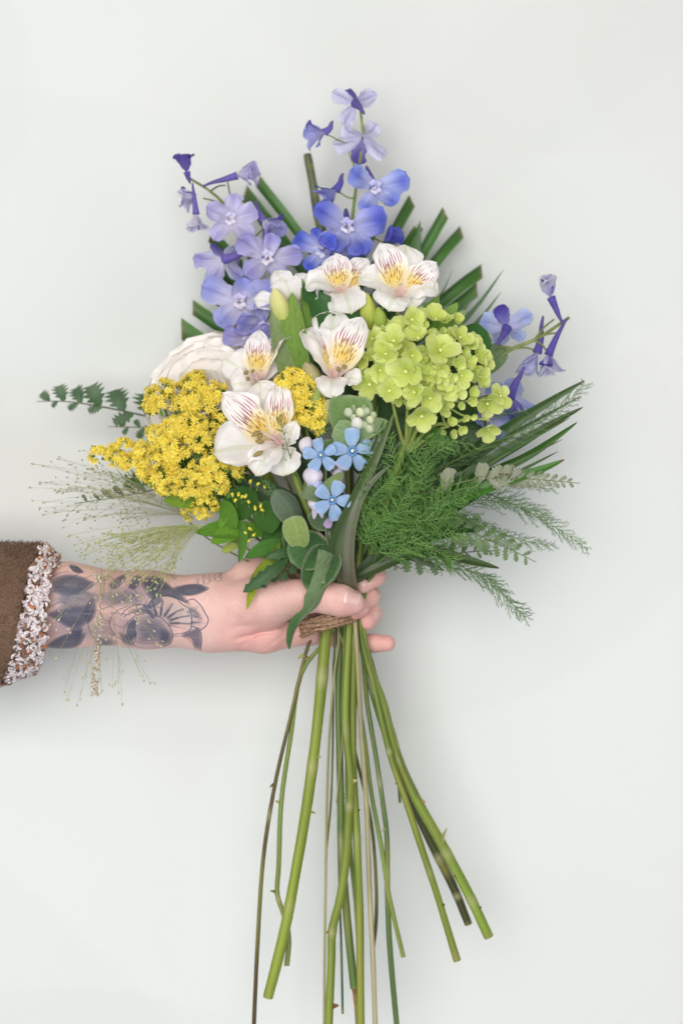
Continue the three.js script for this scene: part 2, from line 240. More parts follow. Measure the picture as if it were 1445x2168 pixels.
  line([[366, 1352], [386, 1352], [404, 1360], [414, 1374]], 3, 0.7);
  // heart of the flower
  const bud = [[290, 1302], [306, 1298], [330, 1302], [350, 1316], [362, 1334], [366, 1352], [358, 1368], [320, 1370], [282, 1364], [288, 1350], [286, 1330], [288, 1314]]; wash(bud, 0.34); line([...bud, bud[0]], 3.4, 0.8);
  for (let k = 0; k < 9; k++) line([[294 + k, 1306 + k * 7], [320, 1308 + k * 6.6], [348 - Math.abs(k - 5), 1318 + k * 5.4]], 3, 0.26);
  wash([[340, 1330], [362, 1340], [362, 1366], [340, 1368]], 0.5);
  fill([[268, 1330], [276, 1314], [290, 1308], [286, 1326], [290, 1342], [280, 1356], [268, 1350]], 0.7); line([[262, 1306], [276, 1298], [288, 1300], [270, 1318], [262, 1336]], 4, 0.6);
  line([[256, 1304], [268, 1290], [290, 1280], [314, 1284], [334, 1298]], 4, 0.6); wash([[270, 1296], [300, 1284], [330, 1296], [300, 1298]], 0.5);
  line([[232, 1326], [236, 1306], [250, 1292], [270, 1284]], 3, 0.55); line([[232, 1326], [246, 1348], [266, 1358], [282, 1362]], 4, 0.65); wash([[252, 1340], [280, 1352], [284, 1366], [262, 1364]], 0.5);
  line([[186, 1316], [196, 1296], [220, 1288], [236, 1284]], 3, 0.5); line([[186, 1316], [192, 1338], [216, 1360], [242, 1366]], 3.4, 0.6); line([[228, 1282], [246, 1290], [252, 1300]], 3, 0.4);
  wash([[200, 1350], [250, 1360], [240, 1370], [205, 1368]], 0.4); wash([[206, 1262], [300, 1256], [310, 1276], [220, 1282]], 0.28);
  // small cursive word along the top of the wrist
  { const w = []; for (let k = 0; k <= 60; k++) { const t = k / 60, a = t * 6.283 * 5; w.push([413 + t * 60 + 5 * Math.sin(a), 1232 - t * 10 + (4 + 5 * Math.abs(Math.sin(t * 5))) * Math.cos(a)]); } line(w.slice(0, 31), 2.6, 0.5); line(w.slice(30), 2.6, 0.5); line([[462, 1224], [470, 1214], [482, 1213]], 2.4, 0.45); }
  line([[392, 1222], [420, 1224], [450, 1224], [478, 1215]], 2, 0.4); line([[350, 1222], [362, 1218], [372, 1224]], 4, 0.4);
});
const skinBump = canvasTex(1024, 512, (g, w, h) => {
  g.fillStyle = '#808080'; g.fillRect(0, 0, w, h);
  for (let k = 0; k < 9000; k++) { const t = rnd() < 0.5 ? 100 : 156; g.fillStyle = `rgba(${t},${t},${t},0.3)`; g.fillRect(rnd() * w, rnd() * h, rr(1, 3), rr(1, 3)); }
  const X = (x) => (x + 160) / 1010 * w, Y = (y) => (0.5 + Math.asin(clamp((y - 1297) / 110, -1, 1)) / (2 * Math.PI)) * h; g.lineCap = 'round';
  for (let k = 0; k < 17; k++) { g.strokeStyle = `rgba(40,40,40,${rr(0.25, 0.6)})`; g.lineWidth = rr(1, 2.2); const x = 478 + k * 11; g.beginPath(); for (let j = 0; j <= 10; j++) { const t = j / 10, px = x - 26 + t * 55 + rr(-1, 1), py = 1268 + t * 62 - 12 * t * t - k * 1.5; j ? g.lineTo(X(px), Y(py)) : g.moveTo(X(px), Y(py)); } g.stroke(); }
  for (let k = 0; k < 4; k++) { g.strokeStyle = 'rgba(40,40,40,0.5)'; g.lineWidth = 2; g.beginPath(); g.moveTo(X(676 + k * 5), Y(1240)); g.lineTo(X(680 + k * 5), Y(1290)); g.stroke(); }
});
skinBump.colorSpace = THREE.NoColorSpace;
function armGeometry() {
  const c = 4, x0 = -156, y0 = 1130, z0 = -136, nx = 252, ny = 78, nz = 64, f = new Float32Array(nx * ny * nz), id = (i, j, k) => (k * ny + j) * nx + i;
  for (let k = 0; k < nz; k++) for (let j = 0; j < ny; j++) for (let i = 0; i < nx; i++) f[id(i, j, k)] = sdf(x0 + i * c, y0 + j * c, z0 + k * c);
  const at = new Int32Array(nx * ny * nz).fill(-1), P3 = [], idx = [];
  for (let k = 0; k < nz - 1; k++) for (let j = 0; j < ny - 1; j++) for (let i = 0; i < nx - 1; i++) {
    let n = 0, sx = 0, sy = 0, sz = 0;
    for (let e = 0; e < 12; e++) {
      const ax = e >> 2, u = e & 1, v = (e >> 1) & 1, o = ax === 0 ? [0, u, v, 1, u, v] : ax === 1 ? [u, 0, v, u, 1, v] : [u, v, 0, u, v, 1];
      const a = f[id(i + o[0], j + o[1], k + o[2])], b = f[id(i + o[3], j + o[4], k + o[5])];
      if ((a < 0) !== (b < 0)) { const t = a / (a - b); sx += lerp(o[0], o[3], t); sy += lerp(o[1], o[4], t); sz += lerp(o[2], o[5], t); n++; }
    }
    if (n) { at[id(i, j, k)] = P3.length; P3.push([x0 + (i + sx / n) * c, y0 + (j + sy / n) * c, z0 + (k + sz / n) * c]); }
  }
  const quad = (a, b, d, e, flip) => { if (a < 0 || b < 0 || d < 0 || e < 0) return; flip ? idx.push(a, d, b, a, e, d) : idx.push(a, b, d, a, d, e); };
  for (let k = 1; k < nz - 1; k++) for (let j = 1; j < ny - 1; j++) for (let i = 1; i < nx - 1; i++) {
    const a = f[id(i, j, k)] < 0;
    if (a !== f[id(i + 1, j, k)] < 0) quad(at[id(i, j - 1, k - 1)], at[id(i, j, k - 1)], at[id(i, j, k)], at[id(i, j - 1, k)], a);
    if (a !== f[id(i, j + 1, k)] < 0) quad(at[id(i - 1, j, k - 1)], at[id(i - 1, j, k)], at[id(i, j, k)], at[id(i, j, k - 1)], a);
    if (a !== f[id(i, j, k + 1)] < 0) quad(at[id(i - 1, j - 1, k)], at[id(i, j - 1, k)], at[id(i, j, k)], at[id(i - 1, j, k)], a);
  }
  const pos = [], nor = [], uv = [], col = [], grad = (p) => { const e = 2; return [sdf(p[0] + e, p[1], p[2]) - sdf(p[0] - e, p[1], p[2]), -(sdf(p[0], p[1] + e, p[2]) - sdf(p[0], p[1] - e, p[2])), sdf(p[0], p[1], p[2] + e) - sdf(p[0], p[1], p[2] - e)]; };
  const addV = (p, shift) => {
    const q = P(p), g = grad(p), l = Math.hypot(...g) || 1, t = skinUV(...p); pos.push(q.x, q.y, q.z); nor.push(g[0] / l, g[1] / l, g[2] / l); uv.push(t[0], 1 - (t[1] + shift));
    // blood under the skin: knuckles, finger tips, palm edge are pinker, thenar paler
    const [x, y, z] = p, spot = (a, b, r) => Math.exp(-((x - a) ** 2 + (y - b) ** 2) / (r * r));
    let pink = 0.25 * sm(400, 520, x) * sm(1290, 1370, y) + 0.55 * spot(822, 1362, 22) + 0.45 * spot(776, 1318, 20) + 0.35 * spot(700, 1292, 45) + 0.5 * spot(745, 1304, 22) + 0.35 * spot(790, 1212, 26) + 0.3 * spot(690, 1236, 18) + 0.3 * spot(520, 1345, 50) + 0.25 * spot(640, 1230, 40) + 0.25 * sm(740, 790, x) + 0.35 * spot(560, 1360, 60) + 0.2 * noise2(x / 14, y / 14);
    pink = clamp(pink + 0.14 * sm(420, 520, x)); const pale = 0.4 * spot(600, 1262, 60) + 0.3 * spot(690, 1255, 30); const k = mixc(mixc([1, 1, 1], [0.99, 0.79, 0.78], pink), [1.06, 1.03, 1.01], pale); col.push(...k);
  };
  P3.forEach((p) => addV(p, 0));
  const extra = new Map();
  for (let t = 0; t < idx.length; t += 3) { const vv = [0, 1, 2].map((s) => uv[idx[t + s] * 2 + 1]); if (Math.max(...vv) - Math.min(...vv) > 0.5) for (let s = 0; s < 3; s++) if (vv[s] > 0.5) { const o = idx[t + s]; if (!extra.has(o)) { extra.set(o, pos.length / 3); addV(P3[o], 1); } idx[t + s] = extra.get(o); } }
  const g = new THREE.BufferGeometry();
  g.setAttribute('position', new THREE.Float32BufferAttribute(pos, 3)); g.setAttribute('normal', new THREE.Float32BufferAttribute(nor, 3)); g.setAttribute('uv', new THREE.Float32BufferAttribute(uv, 2)); g.setAttribute('color', new THREE.Float32BufferAttribute(col, 3)); g.setIndex(idx);
  return g;
}
const person = thing('person', 'tattooed forearm and hand in a brown sleeve gripping the bouquet', 'person', [-60, 1290, 0]);
skinTex.wrapT = skinBump.wrapT = THREE.RepeatWrapping;
put(person, 'arm', armGeometry(), new THREE.MeshPhysicalMaterial({ vertexColors: true, map: skinTex, bumpMap: skinBump, bumpScale: 0.0012, roughness: 0.52, sheen: 0.25, sheenColor: new THREE.Color(0xffc8b8), sheenRoughness: 0.5, specularIntensity: 0.6 }));
// nails: patches laid on the skin
function nail(cx, cy, ax, ay, ang, lift, zStart) {
  const nu = 10, nv = 10, pos = [], cl = [], uv = [], idx = [], ca = Math.cos(ang), sa = Math.sin(ang);
  for (let j = 0; j <= nv; j++) for (let i = 0; i <= nu; i++) {
    const u = i / nu * 2 - 1, v = j / nv * 2 - 1, sq = 1 / Math.max(1, Math.pow(Math.pow(Math.abs(u), 4) + Math.pow(Math.abs(v), 4), 0.25)), x = cx + (u * ax * ca - v * ay * sa) * sq, y = cy + (u * ax * sa + v * ay * ca) * sq;
    let z = zStart; for (let s = 0; s < 60 && sdf(x, y, z) > 0.2; s++) z -= Math.max(0.3, sdf(x, y, z) * 0.6);
    const e = Math.max(Math.abs(u), Math.abs(v)), q = V(x, y, z + lift * (1 - 0.9 * sm(0.8, 1, e))); pos.push(q.x, q.y, q.z); uv.push(i / nu, j / nv);
    const k = mixc(C('#e2b6b2'), C('#ecd0ca'), sm(0.55, 0.85, u)); cl.push(...mixc(k, C('#f0d2cc'), 0.6 * sm(-0.6, -0.9, u)));
  }
  for (let j = 0; j < nv; j++) for (let i = 0; i < nu; i++) { const a = j * (nu + 1) + i; idx.push(a, a + nu + 1, a + 1, a + 1, a + nu + 1, a + nu + 2); }
  const g = new THREE.BufferGeometry(); g.setAttribute('position', new THREE.Float32BufferAttribute(pos, 3)); g.setAttribute('uv', new THREE.Float32BufferAttribute(uv, 2)); g.setAttribute('color', new THREE.Float32BufferAttribute(cl, 3)); g.setIndex(idx); g.computeVertexNormals();
  put(person, 'fingernail', g, M({ roughness: 0.28, clearcoat: 0.4, clearcoatRoughness: 0.25 }));
}
nail(745, 1266, 17, 17, 0.16, 2.4, 140); nail(774, 1231, 11, 9, 2.4, 1.6, 60); nail(794, 1302, 5, 10, 0.1, 1.5, 60);

// sleeve: a thick woollen tube with its curly lining turned out at the wrist
const sleeveRing = (s, a, grow = 0, ry = 148, rz = 122) => {      // s runs along the arm from 0 (hem) to 1 (elbow side)
  const cx = lerp(42, -260, s), cy = lerp(1300, 1306, s), tilt = lerp(-38, 0, s) * 1.0, dy = Math.sin(a) * (ry + grow + s * 18), dz = Math.cos(a) * (rz + grow + s * 16);
  return [cx + tilt * Math.sin(a) + 5 * Math.sin(a * 3 + s * 9), cy + dy, dz];
};
{
  const pos = [], uv = [], cl = [], idx = [], na = 64, prof2 = [[1, 0], [0.7, 3], [0.45, -3], [0.3, 2], [0.15, -1], [0.05, 2], [0.0, 0], [-0.012, -6], [0.0, -12], [0.06, -14]];
  prof2.forEach(([s, gr], j) => { for (let i = 0; i <= na; i++) { const a = i / na * 6.2832, q = P(sleeveRing(s, a, gr + 4 * (noise2(i * 0.3, j) - 0.5) + 3 * Math.sin(a * 2 + s * 14))); pos.push(q.x, q.y, q.z); uv.push(i / na * 8, s * 6); cl.push(...mulc(C('#6f5645'), 0.85 + 0.3 * noise2(i * 0.9, j * 3.1))); } });
  for (let j = 0; j < prof2.length - 1; j++) for (let i = 0; i < na; i++) { const a = j * (na + 1) + i; idx.push(a, a + 1, a + na + 1, a + 1, a + na + 2, a + na + 1); }
  const g = new THREE.BufferGeometry(); g.setAttribute('position', new THREE.Float32BufferAttribute(pos, 3)); g.setAttribute('uv', new THREE.Float32BufferAttribute(uv, 2)); g.setAttribute('color', new THREE.Float32BufferAttribute(cl, 3)); g.setIndex(idx); g.computeVertexNormals();
  const sleeve = part(person, 'sleeve', [-40, 1300, 0]);
  put(sleeve, 'woollen_shell', g, M({ roughness: 0.95, bumpMap: fineBump, bumpScale: 0.0016, sheen: 0.5, sheenColor: new THREE.Color(0xb09078), sheenRoughness: 0.6 }));
  const fuzz = new Soup();
  for (let k = 0; k < 9000; k++) { const s = Math.pow(rnd(), 1.3) * 0.62 - 0.01, a = rr(0, 6.283), p = sleeveRing(Math.max(s, 0), a, 1), q = [p[0] + rr(-7, 9), p[1] + Math.sin(a) * rr(2, 7) + rr(-4, 5), p[2] + Math.cos(a) * rr(2, 7)], c = mixc(C('#5f493a'), C('#9a7c66'), rnd()); fuzz.spike(P(p), P(q), rr(0.7, 1.3) * S, c); }
  put(sleeve, 'wool_fibres', fuzz.build(), mPlain, { kind: 'stuff' });
  // curly lining band
  const curls = new Soup(), ring = (s, a, gr) => { const h = sleeveRing(0, a, 0); return [h[0] + 8 + s * (47 + 18 * Math.sin(a)), lerp(h[1], 1306, 0.05 + 0.16 * s) + Math.sin(a) * gr, h[2] * (0.93 - 0.1 * s) + Math.cos(a) * gr]; };
  const bp = [], bc = [], bi = []; for (let j = 0; j <= 9; j++) for (let i = 0; i <= na; i++) { const a = i / na * 6.2832, s = j < 7 ? j / 6 : 1 - (j - 6) * 0.3, q = P(ring(s, a, j < 7 ? -4 : -16)); bp.push(q.x, q.y, q.z); bc.push(...mixc(C('#94796a'), C('#bba698'), noise2(i * 1.3, j * 1.7))); }
  for (let j = 0; j < 9; j++) for (let i = 0; i < na; i++) { const a = j * (na + 1) + i; bi.push(a, a + na + 1, a + 1, a + 1, a + na + 1, a + na + 2); }
  const bg = new THREE.BufferGeometry(); bg.setAttribute('position', new THREE.Float32BufferAttribute(bp, 3)); bg.setAttribute('color', new THREE.Float32BufferAttribute(bc, 3)); bg.setAttribute('uv', new THREE.Float32BufferAttribute(new Float32Array(bp.length / 3 * 2), 2)); bg.setIndex(bi); bg.computeVertexNormals();
  const cuff = put(sleeve, 'fleece_band', bg, mPlain);
  for (let k = 0; k < 1500; k++) {
    const a = rr(-1.9, 4.9), s = rr(-0.05, 1.03), o = P(ring(s, a, rr(-4, 5))), pick = rnd(), c = pick < 0.76 ? mixc(C('#bfb2b4'), C('#e6dcde'), rnd()) : pick < 0.91 ? mixc(C('#6d4a3a'), C('#94705c'), rnd()) : mixc(C('#9a5238'), C('#c08a60'), rnd());
    const out = V3(0.15, -Math.sin(a), Math.cos(a)).normalize(), t0 = V3(rr(-1, 1), rr(-1, 1), rr(-1, 1)).cross(out).normalize(), b0 = out.clone().cross(t0), R = rr(4, 8) * S, turn = rr(1.6, 4.2), pts = [];
    for (let q = 0; q <= 4; q++) { const w = q / 4 * turn; pts.push(o.clone().addScaledVector(t0, Math.cos(w) * R).addScaledVector(b0, Math.sin(w) * R * 0.8).addScaledVector(out, (3 + 4 * Math.sin(w * 0.8)) * S)); }
    curls.add(tube(pts, (v) => rr(2.2, 3.6) * S * (0.6 + 0.6 * Math.sin(Math.PI * v)), { seg: 6, rs: 5, col: () => c, cap: false }));
  }
  put(sleeve, 'fleece_curls', curls.build(), mPlain, { kind: 'stuff', label: 'curly white, brown and rust fleece turned out at the cuff' });
}

// ---------- plant builders ----------
const px = (r) => r * S;
const stemLine = new Map();
function stem(parent, pts, r0, r1, c0, c1 = c0, nodes = [], name = 'stem', seg = 60) {
  if (name === 'stem' && !stemLine.has(parent)) stemLine.set(parent, [spline(pts.map(P)), r0, r1]);
  const a = C(c0), b = C(c1), sd = rr(0, 50);
  return put(parent, name, tube(pts.map(P), (v) => px(lerp(r0, r1, v) * (1 + nodes.reduce((s, n) => s + 0.1 * Math.exp(-(((v - n) / 0.008) ** 2)), 0)) * (0.93 + 0.14 * noise2(sd, v * 14))), {
    seg, rs: 10, col: (v, u) => { let c = mulc(mixc(a, b, v), 0.7 + 0.5 * noise2(sd + v * 12, u * 8)); c = mixc(c, C('#a8a24a'), 0.5 * sm(0.55, 0.9, noise2(sd + 7 + v * 16, u * 3))); if (name === 'stem') c = mixc(c, C('#b9b06a'), 0.45 * sm(0.985, 1, v)); for (const n of nodes) c = mixc(c, C('#c3bd8c'), 0.6 * Math.exp(-(((v - n) / 0.008) ** 2))); return c; },
  }), mStem);
}
// petal or leaf from base to tip; W is the half width; bow lifts the middle towards n
function pet(parent, name, base, tip, W, o = {}) {
  const n = o.n ? V3(...o.n).normalize() : V3(0, 0, 1), a = P(base), b = P(tip), L = a.distanceTo(b), bow = (o.bow ?? 0.12) * L;
  const q = (t, k) => a.clone().lerp(b, t).addScaledVector(n, bow * k), pts = [a, q(0.3, 0.84), q(0.65, 0.9), b];
  if (o.via) pts.splice(1, 2, ...o.via.map(P));
  const c0 = C(o.c0 ?? '#ffffff'), c1 = C(o.c1 ?? o.c0 ?? '#ffffff'), ce = o.edge ? C(o.edge) : null, t0 = rr(0, 60);
  const w0 = prof(px(W), o.a ?? 0.9, o.b ?? 0.45, o.lo ?? 0.12), saw = o.saw || 0, w = saw ? (v) => w0(v) * (1.1 - 0.5 * ((v * saw) % 1)) : w0;
  return put(parent, name, sheet(pts, w, {
    n, nu: o.nu ?? 10, nv: saw ? saw * 4 : o.nv ?? 16, cup: o.cup ?? 0.25, ruf: o.ruf ?? 0.02, rf: o.rf ?? 7, fold: o.fold ?? 0, twist: o.twist ?? 0, curl: o.curl ?? 0, jag: o.jag ?? 0, crump: o.crump ?? 0, skew: o.skew ?? 0,
    col: (u, v) => { let c = mixc(c0, c1, v); c = mulc(c, 0.95 + 0.1 * noise2(t0 + u * 3, v * 5)); if (ce) c = mixc(c, ce, 0.55 * sm(0.86, 1, Math.max(Math.abs(u), v))); return c; },
  }), o.mat ?? mPetal, o.ud);
}
const leaf = (parent, base, tip, W, c0, c1, o = {}) => pet(parent, o.name ?? 'leaf', base, tip, W, { a: 0.7, b: 0.8, c0, c1, cup: 0.2, mat: mLeaf, ruf: 0.012, ...o });
function bud(parent, a, b, r, c0, c1, o = {}) {
  const A = C(c0), B2 = C(c1), f = o.fat ?? 0.5;
  return put(parent, o.name ?? 'bud', tube([P(a), P([lerp(a[0], b[0], 0.5), lerp(a[1], b[1], 0.5), lerp(a[2], b[2], 0.5)]), P(b)], (v) => px(r) * Math.pow(Math.sin(Math.PI * clamp(Math.pow(v, f * 1.4 + 0.3) * 0.96 + 0.02)), 0.7), { seg: 14, rs: 10, col: (v, u) => mulc(mixc(A, B2, v), 0.85 + 0.2 * Math.abs(Math.sin(u * 9.42))), cap: false }), o.mat ?? mPlain);
}
// blade of grass through px points
function blade(parent, pts, W, c0, c1, o = {}) {
  const a = C(c0), b = C(c1), tip = C(o.tip ?? c1), t0 = rr(0, 40), w = px(W);
  return put(parent, o.name ?? 'blade', sheet(pts.map(P), (v) => w * Math.max(0.04, Math.min(1, (o.w0 ?? 0.7) + v * 1.2) * Math.pow(1 - v, o.taper ?? 0.55)), { n: o.n ? V3(...o.n).normalize() : V3(0, 0, 1), nu: 6, nv: 44, fold: o.fold ?? 0.35, twist: o.twist ?? 0, ruf: 0, col: (u, v) => mixc(mulc(mixc(a, b, v), (0.85 + 0.25 * noise2(t0 + u * 4, v * 3)) * (Math.abs(u) < 0.2 ? 0.86 : 1)), tip, sm(0.9, 1, v)) }), o.mat ?? mBlade);
}
const frame = (f, roll = 0) => { const z = V3(...f).normalize(), up = Math.abs(z.y) > 0.95 ? V3(0, 0, -1) : V3(0, 1, 0), x = up.clone().cross(z).normalize().applyAxisAngle(z, roll), y = z.clone().cross(x); return { x, y, z }; };
// larkspur flower: five sepals, a pale eye and a spur
function larkspur(parent, at, f, R, o = {}) {
  const g = part(parent, 'flower', at), c = P(at), { x, y, z } = frame(f, o.roll ?? 0), spread = o.spread ?? 1.25, r = px(R);
  const base = C(o.base ?? '#d3d3ee'), tip = C(o.c ?? '#a9aee2'), spot = C(o.spot ?? '#7d86d6'), dark = C(o.dark ?? '#6a5fae');
  const angs = [0, 1.2, -1.2, 2.5, -2.5], sz = [0.85, 1.05, 1.05, 0.95, 0.95];
  angs.forEach((th, k) => {
    if (o.skip && o.skip.includes(k)) return;
    const sp = spread + rr(-0.42, 0.22), t = th + rr(-0.24, 0.24), d = y.clone().multiplyScalar(Math.cos(t)).addScaledVector(x, Math.sin(t)), ax = d.clone().multiplyScalar(Math.sin(sp)).addScaledVector(z, Math.cos(sp)), n = z.clone().multiplyScalar(Math.sin(sp)).addScaledVector(d, -Math.cos(sp)), L = r * sz[k] * rr(0.98, 1.14);
    const b = c.clone().addScaledVector(ax, L * 0.06), q = (v, h) => c.clone().addScaledVector(ax, L * v).addScaledVector(n, L * h), top = (o.darkTop ?? k === -1) && k === 0, c1 = top ? dark : tip, c0 = top ? mixc(dark, base, 0.3) : base;
    put(g, 'petal', sheet([b, q(0.35, 0.05), q(0.72, 0.07), q(1, o.reflex ?? -0.02)], prof(L * rr(0.36, 0.42) * (o.wide ?? 1), 0.8, 0.36, 0.16), {
      n, nu: 14, nv: 16, cup: rr(-0.15, 0.5), ruf: 0.06, rf: rr(5, 11), jag: 0.32, twist: rr(-0.5, 0.5), curl: rr(-0.3, 0.4), crump: 0.09,
      col: (u, v) => { let cc = mixc(c0, c1, sm(0.15, 0.85, v)); const e = Math.exp(-(((v - 0.78) / 0.2) ** 2) - (u / 0.45) ** 2); cc = mixc(cc, top ? dark : spot, 0.75 * e); cc = mixc(cc, dark, (o.vein ?? 0.25) * Math.exp(-((u / 0.09) ** 2)) * sm(0.1, 0.5, v)); return mulc(cc, 0.82 + 0.3 * noise2(u * 7 + k * 7, v * 2)); },
    }), mPetal);
  });
  if (o.eye !== false) {
    const soup = new Soup();
    for (let k = 0; k < 4; k++) { const t = [0.55, -0.55, 2.6, -2.6][k], d = y.clone().multiplyScalar(Math.cos(t)).addScaledVector(x, Math.sin(t)), q = c.clone().addScaledVector(d, r * 0.05).addScaledVector(z, r * 0.1), e = q.clone().addScaledVector(d, r * rr(0.12, 0.22)).addScaledVector(z, r * rr(0.08, 0.2)), m = q.clone().lerp(e, 0.6).addScaledVector(z, r * 0.12); soup.add(sheet([q, m, e], prof(r * 0.11, 0.6, 0.4, 0.3), { n: z, nu: 4, nv: 6, cup: 0.6, ruf: 0.03, col: (u, v) => mixc(base, C(k > 1 ? '#ebe4ea' : '#c3bce0'), v) })); }
    for (let k = 0; k < 5; k++) { const d = x.clone().multiplyScalar(rr(-1, 1)).addScaledVector(y, rr(-0.2, 1)); soup.bead(c.clone().addScaledVector(z, r * 0.16).addScaledVector(d, r * 0.07), z, r * 0.1, r * 0.03, C(k < 2 ? '#5a5274' : '#ece6d4')); }
    put(g, 'eye', soup.build(), mPlain);
  }
  if (o.spur) {
    const L = (o.spurLen ?? 1.3) * r, sd = o.spur.isVector3 ? o.spur : V3(...o.spur).normalize(), p0 = c.clone().addScaledVector(z, r * 0.05), p1 = p0.clone().addScaledVector(z, -r * 0.18).addScaledVector(sd, L * 0.35), p2 = p0.clone().addScaledVector(z, -r * 0.2).addScaledVector(sd, L);
    put(g, 'spur', tube([p0, p1, p1.clone().lerp(p2, 0.5).addScaledVector(y, r * 0.03), p2], (v) => r * lerp(0.2, 0.045, Math.pow(v, 0.7)) * (v > 0.97 ? 0.6 : 1), { seg: 18, rs: 8, col: (v, u) => mulc(mixc(dark, C(o.spurTip ?? '#5a4a86'), v), 0.75 + 0.45 * noise2(u * 9, v * 24)) }), mPlain);
  }
  return g;
}
function oval(parent, at, f, R, o = {}) {   // tweedia: five blue petals round a darker crown
  const g = part(parent, 'flower', at), c = P(at), { x, y, z } = frame(f, o.roll ?? 0), r = px(R);
  for (let k = 0; k < 5; k++) {
    const t = k * 1.2566 + rr(-0.08, 0.08), d = y.clone().multiplyScalar(Math.cos(t)).addScaledVector(x, Math.sin(t)), L = r * rr(0.92, 1.1), tilt = rr(-0.3, 0.45), cur = rr(-0.16, 0.1), q = (v, h) => c.clone().addScaledVector(d, L * v * Math.cos(tilt)).addScaledVector(z, L * (h + v * Math.sin(tilt)));
    put(g, 'petal', sheet([q(0.12, 0), q(0.45, 0.06), q(0.8, 0.04 + cur * 0.4), q(1, cur)], prof(L * 0.36, 0.75, 0.4, 0.3), { n: z, nu: 8, nv: 12, cup: rr(-0.3, 0.45), ruf: 0.045, jag: 0.15, twist: rr(-0.3, 0.3), col: (u, v) => mulc(mixc(mixc(C('#b5cdf1'), C('#a6c6f0'), sm(0.1, 0.5, v)), C(k === (o.pink ?? -1) ? '#d3c3e4' : '#c0d2f5'), sm(0.6, 1, v)), 0.84 + 0.26 * noise2(u * 6 + k * 3, v * 3)) }), mPetal);
  }
  const s = new Soup();
  for (let k = 0; k < 10; k++) { const t = k * 0.628, d = y.clone().multiplyScalar(Math.cos(t)).addScaledVector(x, Math.sin(t)); s.bead(c.clone().addScaledVector(d, r * 0.17).addScaledVector(z, r * 0.1), z.clone().addScaledVector(d, 0.3), r * 0.26, r * 0.07, C('#3f74ac'), C('#6f9fd0')); }
  put(g, 'crown', s.build(), mPlain);
  put(g, 'style', tube([c.clone().addScaledVector(z, r * 0.05), c.clone().addScaledVector(z, r * 0.32)], (v) => r * 0.085, { seg: 4, rs: 8, col: () => C('#dfe8ea') }), mPlain);
  return g;
}
// serrated fern: rachis with paired toothed pinnae
function fern(parent, pts, len, n, c0, c1, o = {}) {
  const g = part(parent, 'frond', pts[0]), curve = spline(pts.map(P)), a = C(c0);
  put(g, 'rachis', tube(pts.map(P), (v) => px(lerp(2.6, 0.8, v)), { seg: 30, rs: 6, col: () => C(o.rc ?? '#6f7450') }), mStem);
  for (let k = 0; k < n; k++) for (const s of o.sides ?? [-1, 1]) {
    const v = lerp(o.from ?? 0.12, 0.97, (k + (s > 0 ? 0.3 : 0)) / n), c = curve.getPoint(v), t = curve.getTangent(v), side = t.clone().cross(V3(0, 0, 1)).normalize().multiplyScalar(s), L = px(len) * Math.pow(1 - v * 0.86, 0.8) * rr(0.82, 1.12), lean = rr(...(o.lean ?? [0.45, 0.75])), d = side.clone().multiplyScalar(Math.cos(lean)).addScaledVector(t, Math.sin(lean)).addScaledVector(V3(0, 0, 1), rr(-0.35, 0.35)).normalize();
    const q = (w, h) => c.clone().addScaledVector(d, L * w).addScaledVector(V3(0, 0, 1), L * h), saw = 5, w0 = prof(L * (o.wide ?? 0.34), 0.6, 0.62, 0.1);
    put(g, 'pinna', sheet([q(0, 0), q(0.5, 0.06), q(1, rr(-0.12, 0.05))], (x) => w0(x) * (1.15 - 0.75 * ((x * saw) % 1)), { n: V3(rr(-0.3, 0.3), rr(-0.3, 0.3), 1).normalize(), nu: 6, nv: 30, skew: 0.55, cup: rr(-0.2, 0.3), col: (u, x) => mulc(mixc(a, C(c1), x), 0.85 + 0.3 * noise2(u * 4 + k, x * 6)) }), mLeaf);
  }
  return g;
}
const sporeDots = (g, pts, n) => { const s = new Soup(), curve = spline(pts.map(P)); };
// feathery asparagus spray
function spray(soup, pts, o = {}) {
  const { n = 22, bl = 46, nl = 13, c0 = C('#3d6a2e'), c1 = C('#6f9a4a'), from = 0.1, dense = 1, flat = V3(rr(-0.4, 0.4), rr(-0.4, 0.4), 1).normalize() } = o, curve = spline(pts.map(P));
  soup.add(tube(pts.map(P), (v) => px(lerp(1.5, 0.5, v)), { seg: 24, rs: 4, col: (v) => mixc(C('#4d6a34'), C('#7c9a55'), v), cap: false }));
  for (let k = 0; k < n; k++) {
    const v = lerp(from, 0.985, k / (n - 1)), c = curve.getPoint(v), t = curve.getTangent(v), side = t.clone().cross(flat).normalize().multiplyScalar(k % 2 ? 1 : -1), L = px(bl) * (0.25 + 0.85 * Math.pow(1 - v, 0.7)) * rr(0.7, 1.15), lean = rr(...(o.lean ?? [0.55, 0.95])), d = side.multiplyScalar(Math.cos(lean)).addScaledVector(t, Math.sin(lean)).addScaledVector(flat, rr(-0.45, 0.45)).normalize(), tone = rnd();
    const e = c.clone().addScaledVector(d, L), cc = mixc(c0, c1, clamp(tone * 0.8 + 0.2 * v)); soup.spike(c, e, px(0.8), cc);
    const m = Math.max(5, Math.round(L / px(3.4) * dense));
    for (let j = 0; j < m; j++) { const w = (j + 0.5) / m, q = c.clone().addScaledVector(d, L * w), rd = V3(rr(-1, 1), rr(-1, 1), rr(-1, 1)).cross(d).normalize(), nd = rd.multiplyScalar(0.75).addScaledVector(d, 0.8).normalize(); soup.spike(q, q.clone().addScaledVector(nd, px(nl) * rr(0.55, 1.15) * (1 - 0.4 * w)), px(0.85), cc, mixc(cc, c1, 0.6)); }
  }
}
